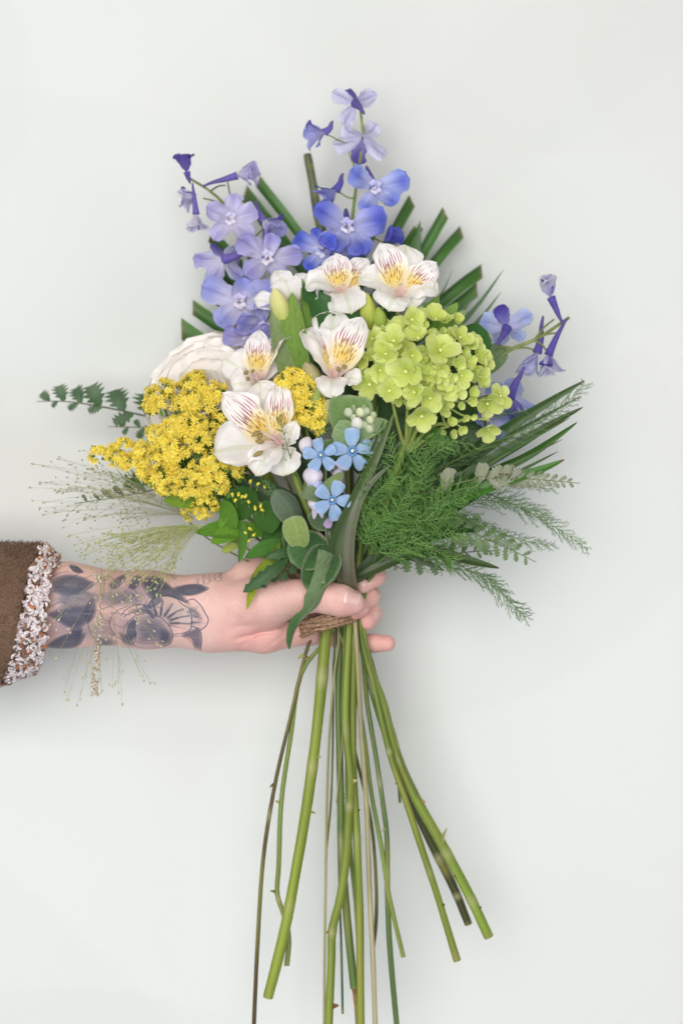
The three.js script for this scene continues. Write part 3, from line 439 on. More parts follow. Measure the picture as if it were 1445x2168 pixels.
// thin hair-like panicle branches that end in seeds
function panicle(soup, root, tips, c0, c1, o = {}) {
  const R = P(root);
  for (const tp of tips) {
    const e = P(tp), L = R.distanceTo(e), mid = R.clone().lerp(e, 0.5).add(V3(rr(-1, 1), 1 * (o.lift ?? 1), rr(-0.5, 1)).multiplyScalar(L * 0.08)), cv = new THREE.QuadraticBezierCurve3(R, mid, e); let p = R; const c = mixc(c0, c1, rnd());
    for (let k = 1; k <= 8; k++) { const q = cv.getPoint(k / 8); soup.spike(p, q, px(lerp(0.7, 0.45, k / 8)), c); soup.spike(q, p, px(0.35), c); p = q; }
    for (let k = 0; k < (o.side ?? 3); k++) { const a = cv.getPoint(rr(0.5, 0.95)), dir = cv.getTangent(0.8).applyAxisAngle(V3(0, 0, 1), rr(-0.6, 0.6)), b = a.clone().addScaledVector(dir, px(rr(14, 44))); soup.spike(a, b, px(0.42), c); soup.bead(b, dir, px(rr(5, 8)), px(rr(1.3, 2)), c, o.seed ?? c1); }
    soup.bead(e, cv.getTangent(1), px(rr(6, 9)), px(rr(1.5, 2.3)), c, o.seed ?? c1);
  }
}
// goldenrod heads: four shared variants of a tiny daisy, about 1 unit in radius
const headGeo = [0, 1, 2, 3].map(() => {
  const s = new Soup(), m = 12 + Math.floor(rnd() * 4), Y = V3(0, 1, 0);
  for (let k = 0; k < m; k++) { const t = k / m * 6.283 + rr(-0.2, 0.2), d = V3(Math.cos(t), 0, Math.sin(t)), up = rr(0.15, 1.1), L = rr(0.8, 1.2), q = (v) => d.clone().multiplyScalar(0.15 + L * v).addScaledVector(Y, 0.25 + up * L * v * (1.2 - 0.5 * v)), c = mixc(C('#fbe02e'), C('#fff583'), rnd()); s.add(sheet([q(0), q(0.5), q(1)], (v) => 0.16 * (0.6 + 0.5 * Math.sin(v * 3)), { n: Y.clone().addScaledVector(d, -0.4).normalize(), nu: 2, nv: 3, cup: 0.3, col: () => c })); }
  for (let k = 0; k < 6; k++) { const t = rr(0, 6.28), q = rr(0, 0.3); s.bead(V3(Math.cos(t) * q, 0.6 + rr(0, 0.25), Math.sin(t) * q), V3(Math.cos(t) * 0.3, 1, Math.sin(t) * 0.3), 0.6, 0.13, C('#f6d42a'), C('#ffec5c')); }
  s.bead(V3(0, -0.1, 0), Y, 1.2, 0.28, C('#8aa03a'), C('#b9b83a'));
  return s.build();
});
const budGeo = (() => { const s = new Soup(); for (let k = 0; k < 5; k++) s.bead(V3(rr(-0.2, 0.2), 0.2 + rr(0, 0.3), rr(-0.2, 0.2)), V3(rr(-0.3, 0.3), 1, rr(-0.3, 0.3)), 1.2, 0.22, C('#9fae3a'), C('#e2c322')); return s.build(); })();
function heads(parent, clusters, o = {}) {
  const w = org.get(parent), Y = V3(0, 1, 0), list = [];
  for (const [x, y, z, rx, ry, rz] of clusters) {
    const n = Math.max(1, Math.round(rx * ry / (o.space ?? 120))); let tries = 0, got = [];
    while (got.length < n && tries++ < n * 60) {
      const a = rr(0, 6.283), h = rr(-0.2, 1), q = Math.sqrt(1 - h * h), d = [Math.cos(a) * q, Math.sin(a) * q, h], p = [x + d[0] * rx, y + d[1] * ry, z + d[2] * rz + rr(-6, 6)], R = rr(11, 16) * (o.size ?? 1);
      if (!got.every((g) => Math.hypot(g[0] - p[0], g[1] - p[1], g[2] - p[2]) > R * 1.62)) continue;
      got.push(p); const out = V3(d[0] * 0.9, -d[1] * 0.7 + 0.45, d[2] * 0.8 + 0.35).normalize(), ball = [];
      for (let k = 0, tr = 0; k < Math.round(rr(12, 16)) && tr < 200; tr++) { const e = V3(rr(-1, 1), rr(-1, 1), rr(-1, 1)).normalize(); if (e.dot(out) < -0.15 || !ball.every((b) => b.distanceTo(e) > 0.52)) continue; ball.push(e); k++; list.push([[p[0] + e.x * R, p[1] - e.y * R, p[2] + e.z * R], e.clone().addScaledVector(out, 0.35).normalize()]); }
    }
  }
  list.sort((a, b) => b[0][2] - a[0][2]);
  const keep = o.keep ?? 290, rest = list.slice(keep), im = rest.length ? new THREE.InstancedMesh(headGeo[0], mGold, rest.length) : null, dummy = new THREE.Object3D();
  rest.forEach(([p, d], i) => { dummy.position.copy(P(p)).sub(w); dummy.quaternion.setFromUnitVectors(Y, d.clone().add(V3(rr(-0.3, 0.3), rr(-0.2, 0.4), rr(-0.2, 0.2))).normalize()).multiply(new THREE.Quaternion().setFromAxisAngle(Y, rr(0, 6))); dummy.scale.setScalar(px(rr(7, 9.5) * (o.size ?? 1))); dummy.updateMatrix(); im.setMatrixAt(i, dummy.matrix); });
  if (im) { im.name = 'flower_heads_behind'; im.castShadow = im.receiveShadow = true; im.userData.kind = 'stuff'; parent.add(im); }
  list.slice(0, keep).forEach(([p, d], i) => {
    const m = new THREE.Mesh(rnd() < (o.buds ?? 0.04) ? budGeo : headGeo[i % 4], mGold); m.name = 'flower_head'; m.castShadow = m.receiveShadow = true; m.position.copy(P(p)).sub(w);
    m.quaternion.setFromUnitVectors(Y, d.add(V3(rr(-0.3, 0.3), rr(-0.2, 0.4), rr(-0.2, 0.2))).normalize()).multiply(new THREE.Quaternion().setFromAxisAngle(Y, rr(0, 6))); m.scale.setScalar(px(rr(7.5, 9.5) * (o.size ?? 1))); parent.add(m);
  });
  return list;
}

// ---------- the bouquet: every stem with what grows on it is one thing ----------
const G = 'cut flower and foliage stems held together as a bouquet';

// fan palm leaf at the back, its leaflets trimmed square
{
  const t = thing('palm_leaf', 'dark green fan palm leaf with trimmed leaflets spreading behind the flowers', 'palm leaf', [740, 1285, -30]);
  stem(t, [[742, 700, -150], [738, 900, -110], [742, 1100, -55], [746, 1285, -22], [780, 1400, -40], [850, 1640, -52], [905, 1770, -60], [960, 1880, -62], [991, 1957, -62]], 11, 9, '#4f5a2a', '#4a4a1e', [0.8, 0.9]);
  stem(t, [[740, 720, -150], [700, 560, -152], [672, 450, -150], [662, 390, -148], [650, 326, -145]], 12, 9, '#4f5f35', '#6f7752', [], 'midrib');
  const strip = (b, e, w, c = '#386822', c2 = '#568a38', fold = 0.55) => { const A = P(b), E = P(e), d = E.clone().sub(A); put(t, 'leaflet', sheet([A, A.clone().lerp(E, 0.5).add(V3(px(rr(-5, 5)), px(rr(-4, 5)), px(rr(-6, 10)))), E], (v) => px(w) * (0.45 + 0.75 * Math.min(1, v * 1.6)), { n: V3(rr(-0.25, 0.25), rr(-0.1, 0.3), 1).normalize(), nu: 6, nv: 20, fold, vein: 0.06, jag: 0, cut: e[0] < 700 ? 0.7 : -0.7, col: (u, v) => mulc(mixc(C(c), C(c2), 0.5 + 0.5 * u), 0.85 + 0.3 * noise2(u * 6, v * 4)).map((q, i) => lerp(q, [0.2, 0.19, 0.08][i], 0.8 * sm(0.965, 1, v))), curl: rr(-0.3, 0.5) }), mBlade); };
  // cut ends are slanted, so each leaflet ends in two steps
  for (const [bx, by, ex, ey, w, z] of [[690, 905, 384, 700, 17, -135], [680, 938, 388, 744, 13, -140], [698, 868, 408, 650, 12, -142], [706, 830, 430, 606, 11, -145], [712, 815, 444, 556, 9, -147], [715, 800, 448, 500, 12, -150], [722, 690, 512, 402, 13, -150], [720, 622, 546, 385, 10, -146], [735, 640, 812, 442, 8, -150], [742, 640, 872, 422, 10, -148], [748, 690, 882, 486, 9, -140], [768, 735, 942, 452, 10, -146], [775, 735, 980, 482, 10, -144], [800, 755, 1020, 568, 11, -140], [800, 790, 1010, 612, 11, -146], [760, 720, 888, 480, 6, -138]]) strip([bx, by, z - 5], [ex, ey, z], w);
  for (const [b, e, w, c] of [[[930, 730, -110], [1066, 570, -100], 8, '#5a7c52'], [[945, 740, -112], [1060, 618, -104], 8, '#668660'], [[920, 700, -100], [1000, 628, -96], 14, '#587a4c'], [[860, 600, -120], [889, 466, -118], 15, '#5f8058'], [[900, 660, -110], [958, 570, -112], 3, '#6a8a60']]) blade(t, [b, [lerp(b[0], e[0], 0.5) + 6, lerp(b[1], e[1], 0.5) + 4, b[2]], e], w, c, c, { name: 'leaflet', taper: 0.7 });
}
// left fern (thin dark stem)
{
  const t = thing('leatherleaf_fern', 'leatherleaf fern with toothed grey green pinnae pointing left past the white layered bloom', 'fern', [690, 1285, -20], 'leatherleaf ferns');
  stem(t, [[420, 905, -90], [540, 1010, -70], [650, 1180, -30], [690, 1285, -12], [657, 1352, -8], [612, 1530, 0], [582, 1660, 4], [558, 1810, 4], [545, 2000, 0], [536, 2200, 0]], 3.6, 4.4, '#6a6a38', '#5a4620', [0.72]);
  const rib = [[430, 915, -85], [330, 886, -82], [220, 862, -80], [140, 850, -80], [78, 850, -80]];
  fern(t, rib, 78, 7, '#4a6a46', '#5a7656', { wide: 0.5, rc: '#7c8a6c', sides: [1], lean: [0.35, 0.75] });
  fern(t, rib, 60, 5, '#4a6a46', '#5a7656', { wide: 0.32, rc: '#7c8a6c', sides: [-1], lean: [0.8, 1.15], from: 0.2 });
  fern(t, [[420, 900, -80], [350, 905, -70], [230, 903, -70]], 52, 6, '#44643e', '#526e4c', { wide: 0.36 });
}
{
  const t = thing('leatherleaf_fern', 'small leatherleaf fern tip pointing left under the goldenrod, above the forearm', 'fern', [690, 1285, -10], 'leatherleaf ferns');
  stem(t, [[390, 1000, -40], [480, 1090, -35], [620, 1200, -10], [700, 1285, -10], [705, 1440, -8], [700, 1700, -12], [690, 1800, -14]], 2.6, 2.4, '#5b6a3a', '#7a7a4a');
  fern(t, [[395, 1005, -40], [330, 1035, -36], [250, 1052, -30], [158, 1066, -24]], 60, 8, '#3f6338', '#4f7248', { wide: 0.24, sides: [1], from: 0.2 });
  fern(t, [[385, 990, -44], [330, 1012, -40], [250, 1012, -36]], 34, 7, '#3a5c30', '#4a6b40', { wide: 0.3 });
  fern(t, [[660, 1150, 40], [600, 1205, 95], [516, 1250, 112]], 34, 8, '#2c5420', '#3a6428', { wide: 0.5, from: 0.05 });
}
// delphiniums
{
  const t = thing('delphinium', 'tall bright blue delphinium spike at the top centre of the bouquet', 'delphinium', [738, 1285, -10], 'delphiniums');
  stem(t, [[762, 220, -60], [767, 300, -60], [757, 370, -62], [747, 450, -66], [738, 560, -70], [735, 800, -60], [738, 1100, -30], [741, 1285, -16], [735, 1500, -22], [738, 1760, -26], [752, 1900, -30], [762, 2040, -32]], 2.6, 5.5, '#7d9440', '#7d9640', [0.05, 0.12, 0.7]);
  const blue = { base: '#c3c6ee', c: '#939cea', spot: '#5660d4', dark: '#544fb0', vein: 0.2 }, pale = { base: '#c9c8ea', c: '#dddcf2', spot: '#c3c2e6', dark: '#5f549f', vein: 0.5 };
  larkspur(t, [752, 218, -50], [-0.15, 0.1, -0.9], 54, { ...pale, darkTop: true, spur: [0.45, -0.75, 0.4], spurLen: 0.7, eye: false, roll: -0.1, spread: 1.2, skip: [4] });
  larkspur(t, [689, 280, -52], [-0.75, -0.1, 0.1], 50, { base: '#b5b4e2', c: '#a9a9de', dark: '#6a62b8', darkTop: true, spread: 0.95, spur: [0.2, 0.6, 0], spurLen: 0.5, eye: false, skip: [1] });
  larkspur(t, [766, 292, -44], [0, -0.15, -1], 60, { ...pale, roll: 3.14, darkTop: true, eye: false, spread: 1.3 });
  larkspur(t, [712, 402, -50], [-0.7, -0.55, 0.2], 54, { base: '#9a9cda', c: '#8288d4', spot: '#5d63c4', dark: '#5650ac', darkTop: true, spread: 0.85, spur: [0.2, 0.8, 0], spurLen: 0.6, eye: false, skip: [2] });
  larkspur(t, [793, 398, -40], [0.05, -0.15, 1], 66, { ...blue, c: '#93a3ea', skip: [0], spur: [-0.35, 1, -0.3], spurLen: 0.85, roll: 0.05 });
  larkspur(t, [734, 482, -34], [0, 0.02, 1], 76, { ...blue, c: '#8089e6', spot: '#4c58d2', skip: [0], spur: [-0.05, 1, -0.5], spurLen: 0.7, wide: 1.12 });
  larkspur(t, [683, 530, -38], [-0.35, -0.2, 0.9], 58, { ...blue, c: '#6c7ee2', spot: '#4354cc' });
  larkspur(t, [812, 512, -60], [0.6, 0.3, 0.3], 42, { base: '#6a6cc8', c: '#5a61cc', dark: '#4a46a8', spread: 0.5, eye: false });
  larkspur(t, [726, 545, -60], [0, -0.1, 0.9], 48, { ...blue, c: '#7488dd' });
  for (const [a, b] of [[[766, 300, -60], [768, 262, -52]], [[757, 372, -62], [738, 322, -60]], [[757, 372, -62], [775, 380, -45]], [[746, 455, -66], [738, 470, -45]], [[766, 310, -60], [691, 284, -54]], [[752, 420, -64], [714, 404, -52]], [[746, 480, -66], [685, 530, -44]], [[746, 470, -66], [810, 514, -60]]]) stem(t, [a, [(a[0] + b[0]) / 2 + 3, (a[1] + b[1]) / 2 + 6, a[2] + 4], b], 1.8, 1.5, '#7d9440', '#8a9a50', [], 'flower_stalk', 10);
}
{
  const t = thing('delphinium', 'pale lavender delphinium spike leaning to the upper left with a purple bud at its tip', 'delphinium', [720, 1285, -10], 'delphiniums');
  stem(t, [[402, 378, -60], [445, 405, -60], [480, 440, -62], [512, 510, -64], [545, 590, -66], [590, 700, -66], [650, 950, -50], [712, 1200, -25], [722, 1300, -18], [716, 1450, -12], [720, 1650, -10], [724, 1800, -12], [733, 1930, -14], [745, 2050, -14], [750, 2092, -14]], 2.6, 9, '#77803f', '#64803e', [0.06, 0.78], 'stem', 80);
  stem(t, [[750, 2093, -14], [754, 2130, -14], [760, 2200, -14]], 5.5, 5, '#8a4f1c', '#c9a050', [], 'dry_stem_end', 10);
  const lav = { base: '#dad5ee', c: '#bab4e4', spot: '#9d94d6', dark: '#6a5cae', vein: 0.22 };
  larkspur(t, [396, 366, -56], [-0.15, 1, 0.2], 40, { base: '#7d6cb8', c: '#6b5cb0', spot: '#6455a8', dark: '#57479a', spread: 0.34, eye: false, wide: 1.1, spur: [0.35, -1, 0], spurLen: 0.45 });
  larkspur(t, [500, 372, -56], [0.9, 0.15, 0.25], 46, { ...lav, c: '#c6c0ea', spread: 0.62, darkTop: true, roll: 0.1, spur: [-0.92, -0.32, 0.1], spurLen: 1.5, spurTip: '#5a4a86' });
  larkspur(t, [418, 412, -60], [-0.7, -0.2, 0.1], 44, { ...lav, c: '#e4e0f0', base: '#cfc8e8', darkTop: true, spread: 0.75, eye: false });
  larkspur(t, [415, 452, -48], [0.05, -1, 0.2], 40, { ...lav, c: '#eae6ef', darkTop: true, spread: 0.45, eye: false, spur: [-0.12, 1, 0.15], spurLen: 1.5 });
  larkspur(t, [487, 464, -44], [0.1, -0.1, 1], 60, { ...lav, c: '#c9c4ec', spot: '#b5aee4' });
  larkspur(t, [556, 466, -52], [0.55, -0.5, 0.4], 52, { ...lav, c: '#a9aadf', spread: 0.7, darkTop: true, spur: [-0.3, 0.9, -0.2], spurLen: 0.8, roll: -0.3 });
  larkspur(t, [476, 548, -48], [-0.5, -0.1, -0.8], 60, { ...lav, c: '#b9bbe8', darkTop: true, eye: false, spread: 1.25, spur: [0.9, 0.15, 0.3], spurLen: 1.0, vein: 0.5 });
  larkspur(t, [566, 548, -40], [0.1, 0, 1], 68, { ...lav, c: '#b3afe6', spur: [-0.1, 0.9, -0.4] });
  larkspur(t, [508, 640, -34], [0, 0, 1], 76, { ...lav, c: '#aaaee8', spot: '#8f93de', wide: 1.1 });
  larkspur(t, [555, 690, -36], [0.2, -0.3, 0.9], 66, { ...lav, c: '#a3a3e2', spot: '#8483d2' });
  larkspur(t, [532, 716, -42], [-0.2, -0.5, 0.8], 60, { ...lav, c: '#a8a6e4' });
  for (const [a, b] of [[[445, 405, -60], [478, 392, -56]], [[480, 440, -62], [430, 420, -58]], [[492, 455, -62], [482, 385, -58]], [[520, 530, -64], [556, 485, -56]], [[520, 530, -64], [490, 548, -56]]]) stem(t, [a, [(a[0] + b[0]) / 2, (a[1] + b[1]) / 2 - 4, a[2] + 4], b], 2.2, 1.6, '#6f7840', '#6b6050', [], 'flower_stalk', 10);
}
{
  const t = thing('delphinium', 'nodding delphinium with long purple spurs reaching out at the right of the hydrangea', 'delphinium', [752, 1285, -10], 'delphiniums');
  stem(t, [[1204, 672, -30], [1178, 690, -30], [1130, 720, -30], [1085, 738, -32], [1040, 770, -36], [980, 860, -44], [880, 1030, -40], [790, 1200, -20], [764, 1300, -10], [768, 1380, -12], [776, 1480, -14], [795, 1600, -18], [810, 1700, -20], [818, 1765, -20], [820, 1900, -22], [825, 2010, -22], [842, 2200, -22]], 3.2, 6, '#8a9a4c', '#5f7d45', [0.14, 0.72, 0.86], 'stem', 90);
  const pal = { base: '#bcbce4', c: '#b3bae8', spot: '#8f98dc', dark: '#5148a2', vein: 0.25 };
  larkspur(t, [1166, 632, -26], [-0.3, 0.95, 0.2], 50, { ...pal, c: '#e6e2ee', darkTop: true, spread: 0.38, eye: false, roll: 3.0, spur: [0.42, -0.9, 0.2], spurLen: 1.15 });
  larkspur(t, [1072, 696, -30], [0.2, 0.35, -0.85], 58, { ...pal, c: '#bcc9f0', darkTop: true, eye: false, spread: 1.2, spur: [-0.5, -0.85, 0.55], spurLen: 0.85, roll: -0.15 });
  larkspur(t, [1160, 750, -24], [-0.1, -0.9, 0.35], 50, { ...pal, c: '#e2e0f0', darkTop: true, eye: false, spread: 0.7, roll: 0.3, spur: [0.5, 0.9, 0.1], spurLen: 1.6 });
  larkspur(t, [1138, 745, -34], [-0.6, -0.8, 0.1], 52, { ...pal, c: '#d5d6ee', eye: false, spread: 0.5, spur: [0.1, 1, -0.1], spurLen: 1.4 });
  larkspur(t, [1078, 838, -28], [0.1, -0.25, -0.8], 64, { ...pal, c: '#aab6ea', darkTop: true, eye: false, spread: 1.15, roll: 3.0, spur: [0.42, 0.85, 0.5], spurLen: 1.1, vein: 0.4 });
  larkspur(t, [1030, 900, -40], [0.3, 0.1, 0.9], 48, { ...pal, c: '#8f9ad8', dark: '#474690' });
  for (const [a, b] of [[[1130, 720, -30], [1172, 676, -28]], [[1085, 738, -32], [1048, 740, -26]], [[1130, 720, -30], [1186, 705, -24]], [[990, 850, -44], [1078, 836, -30]], [[1130, 720, -30], [1160, 748, -26]], [[1085, 738, -32], [1138, 744, -34]], [[960, 890, -44], [1030, 900, -42]]]) stem(t, [a, [(a[0] + b[0]) / 2, (a[1] + b[1]) / 2 - 5, a[2] + 6], b], 2.6, 1.8, '#8a9a4c', '#7d8048', [], 'flower_stalk', 12);
}
// white layered bloom behind the goldenrod
{
  const t = thing('ranunculus', 'large creamy white layered bloom half hidden behind the goldenrod', 'ranunculus', [700, 1285, 0]);
  stem(t, [[470, 870, -70], [560, 1000, -50], [655, 1180, 0], [690, 1290, 8], [688, 1350, 14], [672, 1530, 22], [650, 1700, 26], [625, 1850, 28], [600, 1980, 28], [567, 2112, 28]], 12, 11, '#8a9c38', '#9cad3c', [0.5, 0.62, 0.84]);
  const c = V(455, 852, -66), { x, y, z } = frame([-0.12, 0.3, 0.9]);
  [[150, 8, 1.42, 80], [132, 8, 1.3, 72], [110, 7, 1.12, 62], [84, 7, 0.9, 50], [56, 6, 0.5, 36]].forEach(([R, n, sp, w], r) => { for (let k = 0; k < n; k++) {
    const th = k / n * 6.283 + r * 0.4 + rr(-0.12, 0.12), d = y.clone().multiplyScalar(Math.cos(th)).addScaledVector(x, Math.sin(th)), L = px(R) * rr(0.94, 1.06), s2 = sp + rr(-0.08, 0.08), q = (v, a) => c.clone().addScaledVector(d, L * v * Math.sin(a)).addScaledVector(z, L * v * Math.cos(a) + px(13 * r)), n3 = z.clone().multiplyScalar(Math.sin(s2)).addScaledVector(d, -Math.cos(s2));
    put(t, 'petal', sheet([q(0.05, s2 + 0.4), q(0.4, s2 + 0.35), q(0.75, s2 + 0.12), q(1, s2)], prof(px(w), 0.7, 0.28, 0.2), { n: n3, nu: 12, nv: 12, cup: 0.16, ruf: 0.045, rf: 8, jag: 0.16, crump: 0.05, col: (u, v) => mulc(mixc(C('#faf3e8'), C('#fffaf7'), v), 1) }), mCream);
  } });
}
// alstroemerias
const freckle = (t, at, tips, o) => tips;
function lily(t, petals, stamens = [], at) {
  const g = part(t, 'flower', at);
  for (const [kind, b, e, W, o = {}] of petals) pet(g, 'petal', b, [e[0] + (e[0] - b[0]) * 0.05, e[1] + (e[1] - b[1]) * 0.05, e[2]], W * 1.1, { a: 0.95, b: kind === 's' ? 0.68 : 0.5, mat: kind === 's' ? mStripe : mWhite, cup: kind === 's' ? 0.18 : 0.3, curl: kind === 's' ? 0.35 : 0.2, ruf: 0.04, rf: 9, jag: 0.34, lo: 0.22, nu: 18, nv: 24, crump: 0.06, ...o });
  for (const [a, b, e] of stamens) { put(g, 'filament', tube([P(a), P([(a[0] + b[0]) / 2, (a[1] + b[1]) / 2 - 3, (a[2] + b[2]) / 2 + 5]), P(b)], () => px(1.5), { seg: 8, rs: 5, col: () => C('#ecd3cf') }), mPlain); bud(g, b, e, 5, '#a08a58', '#8f7c4c', { name: 'anther' }); }
  return g;
}
{
  const t = thing('alstroemeria', 'white alstroemeria stem with maroon streaked blooms at the front left', 'alstroemeria', [735, 1285, 10], 'white alstroemerias');
  stem(t, [[600, 950, 40], [640, 1050, 40], [700, 1200, 28], [738, 1290, 18], [738, 1340, 20], [732, 1450, 24], [731, 1540, 24], [741, 1650, 22], [738, 1720, 20], [734, 1800, 18], [720, 1900, 16], [703, 1970, 14], [701, 2040, 14], [694, 2200, 14]], 8, 9, '#8a9a3c', '#8fa03f', [0.46, 0.6, 0.85]);
  stem(t, [[640, 1050, 40], [680, 900, 40], [712, 812, 44]], 5, 6, '#7d9440', '#8aa050', [], 'flower_stalk', 20); stem(t, [[630, 1020, 40], [580, 900, 30], [548, 815, 26]], 5, 5, '#7d9440', '#8aa050', [], 'flower_stalk', 20);
  // lowest bloom
  const T = [594, 940, 52];
  lily(t, [['w', [590, 925, 45], [548, 812, 48], 40, { bow: 0.1, ruf: 0.02 }], ['s', T, [476, 838, 92], 42, { n: [0.3, -0.3, 1], bow: 0.1 }], ['s', T, [596, 812, 82], 34, { n: [-0.2, -0.2, 1], curl: 0.3, bow: 0.16, twist: 0.35 }], ['w', [585, 945, 56], [458, 955, 104], 50, { n: [0.1, 0.4, 1], bow: 0.1, ruf: 0.045 }], ['w', T, [540, 1001, 116], 36, { n: [0, 0.5, 1], bow: 0.16, ruf: 0.07, rf: 9 }], ['w', [597, 945, 50], [602, 1004, 100], 40, { n: [0, 0.5, 1], bow: 0.16, ruf: 0.05 }], ['w', [604, 945, 50], [625, 896, 92], 21, { n: [0, 0, 1], bow: 0.05, curl: 0.3 }]],
    [[[592, 940, 56], [560, 936, 96], [540, 934, 100]], [[592, 942, 56], [558, 955, 106], [535, 966, 110]], [[590, 938, 58], [552, 912, 96], [532, 924, 98]], [[590, 938, 60], [556, 918, 98], [545, 928, 100]]], T);
  // behind it
  lily(t, [['w', [545, 808, 20], [478, 760, 20], 36, { bow: 0.1 }], ['s', [545, 806, 30], [547, 704, 50], 33, { n: [0, -0.1, 1] }], ['s', [552, 806, 28], [604, 704, 50], 24, { n: [-0.5, 0, 1], twist: -0.7, curl: 0.5 }], ['w', [555, 808, 20], [590, 740, 30], 26, {}], ['w', [545, 812, 30], [552, 850, 60], 28, { bow: 0.2 }], ['w', [540, 812, 28], [492, 815, 52], 32, { bow: 0.2 }]],
    [[[548, 808, 34], [526, 786, 66], [516, 792, 68]], [[548, 808, 34], [538, 788, 66], [532, 784, 68]], [[548, 808, 34], [528, 798, 70], [522, 806, 70]]], [545, 808, 28]);
  // centre bloom
  lily(t, [['w', [710, 798, 42], [700, 664, 50], 54, { bow: 0.05, ruf: 0.03 }], ['s', [712, 800, 52], [762, 675, 86], 41, { n: [-0.25, -0.1, 1] }], ['s', [706, 800, 52], [668, 694, 76], 30, { n: [0.6, 0, 1], twist: 0.5 }], ['w', [704, 802, 50], [648, 700, 62], 40, { n: [0.5, 0, 1], bow: 0.2 }], ['w', [704, 800, 52], [700, 838, 96], 34, { n: [0, 0.5, 1], bow: 0.25 }], ['w', [722, 804, 52], [762, 806, 84], 22, { n: [0, 0.4, 1], bow: 0.2, ruf: 0.06 }]],
    [[[712, 798, 56], [724, 772, 82], [732, 780, 84]], [[712, 798, 56], [714, 776, 84], [718, 788, 86]]], [712, 802, 48]);
  leaf(t, [655, 905, 20], [578, 640, 40], 38, '#6f8a4a', '#9fb27c', { n: [0.3, 0, 1], a: 0.9, b: 0.75, mat: mSoftLeaf, map: bladeTex, bow: 0.06 });
  leaf(t, [650, 860, 16], [618, 618, 30], 30, '#5f8a30', '#94b455', { n: [-0.3, 0, 1], a: 0.9, b: 0.8, mat: mSoftLeaf });
  leaf(t, [640, 820, 10], [640, 590, 16], 20, '#6f9440', '#88aa50', { n: [0.5, 0, 1], a: 0.9, b: 0.9 });
  bud(t, [668, 835, 40], [648, 765, 50], 22, '#8f9a4a', '#b8a888'); bud(t, [664, 868, 50], [672, 820, 62], 15, '#7f9440', '#9fae60'); bud(t, [690, 900, 58], [696, 845, 72], 15, '#8f9c50', '#c9bd98'); bud(t, [604, 690, 30], [580, 610, 40], 20, '#a9b04a', '#e4dfa0');
}
{
  const t = thing('alstroemeria', 'white alstroemeria stem with a wide streaked cluster at the top centre, below the blue spike', 'alstroemeria', [755, 1285, 5], 'white alstroemerias');
  stem(t, [[800, 700, 0], [790, 850, 0], [768, 1100, 5], [750, 1285, 10], [749, 1350, 8], [746, 1600, 6], [756, 1800, 4], [761, 1950, 0], [763, 2200, 0]], 8, 8.5, '#7d9440', '#92a03c', [0.5, 0.74]);
  stem(t, [[800, 720, 0], [740, 680, 0], [722, 630, 4]], 5, 6, '#8aa050', '#a9b878', [], 'flower_stalk', 16); stem(t, [[800, 720, 0], [838, 680, 8], [845, 636, 14]], 6, 6, '#8aa050', '#a9b878', [], 'flower_stalk', 16);
  lily(t, [['w', [720, 622, 0], [655, 585, 20], 32, { ruf: 0.03 }], ['s', [722, 622, 12], [708, 540, 36], 36, { n: [0, -0.1, 1] }], ['s', [728, 622, 8], [776, 548, 22], 28, { n: [-0.2, 0, 1] }], ['w', [722, 618, 14], [742, 660, 60], 42, { n: [0, 0.6, 1], bow: 0.25 }], ['w', [718, 620, 12], [648, 606, 48], 30, { n: [0, 0.6, 1], bow: 0.25 }], ['w', [716, 620, 12], [690, 655, 44], 34, { n: [0, 0.6, 1], bow: 0.2 }]], [], [722, 622, 8]);
  lily(t, [['w', [848, 628, 10], [858, 524, 20], 40, {}], ['s', [845, 630, 22], [810, 518, 52], 38, { n: [0.1, -0.1, 1] }], ['s', [852, 630, 22], [920, 560, 54], 34, { n: [-0.2, -0.1, 1] }], ['w', [842, 632, 22], [764, 588, 56], 34, { n: [0.2, 0.5, 1], bow: 0.2, ruf: 0.05 }], ['w', [845, 632, 24], [822, 654, 78], 44, { n: [0, 0.6, 1], bow: 0.3, ruf: 0.05 }], ['w', [850, 632, 22], [926, 612, 62], 36, { n: [0, 0.5, 1], bow: 0.2, ruf: 0.05 }], ['w', [848, 634, 22], [880, 650, 74], 34, { n: [0, 0.6, 1], bow: 0.25 }]], [], [846, 630, 18]);
  lily(t, [['w', [622, 650, -8], [584, 574, 8], 26, { curl: 0.4 }], ['w', [622, 650, -4], [602, 590, 14], 34, { bow: 0.2 }], ['w', [624, 648, -4], [652, 584, 10], 30, {}], ['w', [620, 652, -6], [540, 634, 6], 22, { ruf: 0.05 }]], [], [622, 650, -6]);
  bud(t, [782, 700, 30], [774, 620, 46], 18, '#8fa03c', '#c3c860'); bud(t, [808, 705, 32], [800, 650, 42], 15, '#7d9838', '#a4b850');
  leaf(t, [850, 740, 10], [930, 626, 30], 22, '#6f9a3c', '#8fb85c', { saw: 8, mat: mSoftLeaf }); leaf(t, [900, 740, 0], [968, 640, 20], 20, '#6f9a3c', '#90b858', { mat: mSoftLeaf }); leaf(t, [920, 740, 0], [985, 655, 14], 18, '#78a050', '#9ab878', { mat: mSoftLeaf });
  leaf(t, [730, 740, 18], [640, 600, 36], 34, '#2c5c24', '#2f6426', { saw: 5, n: [0.3, 0.2, 1], a: 0.5, b: 0.6 }); leaf(t, [690, 700, 16], [762, 652, 40], 30, '#2a5820', '#33682a', { saw: 5, n: [0, 0.4, 1], a: 0.5, b: 0.6 });
}
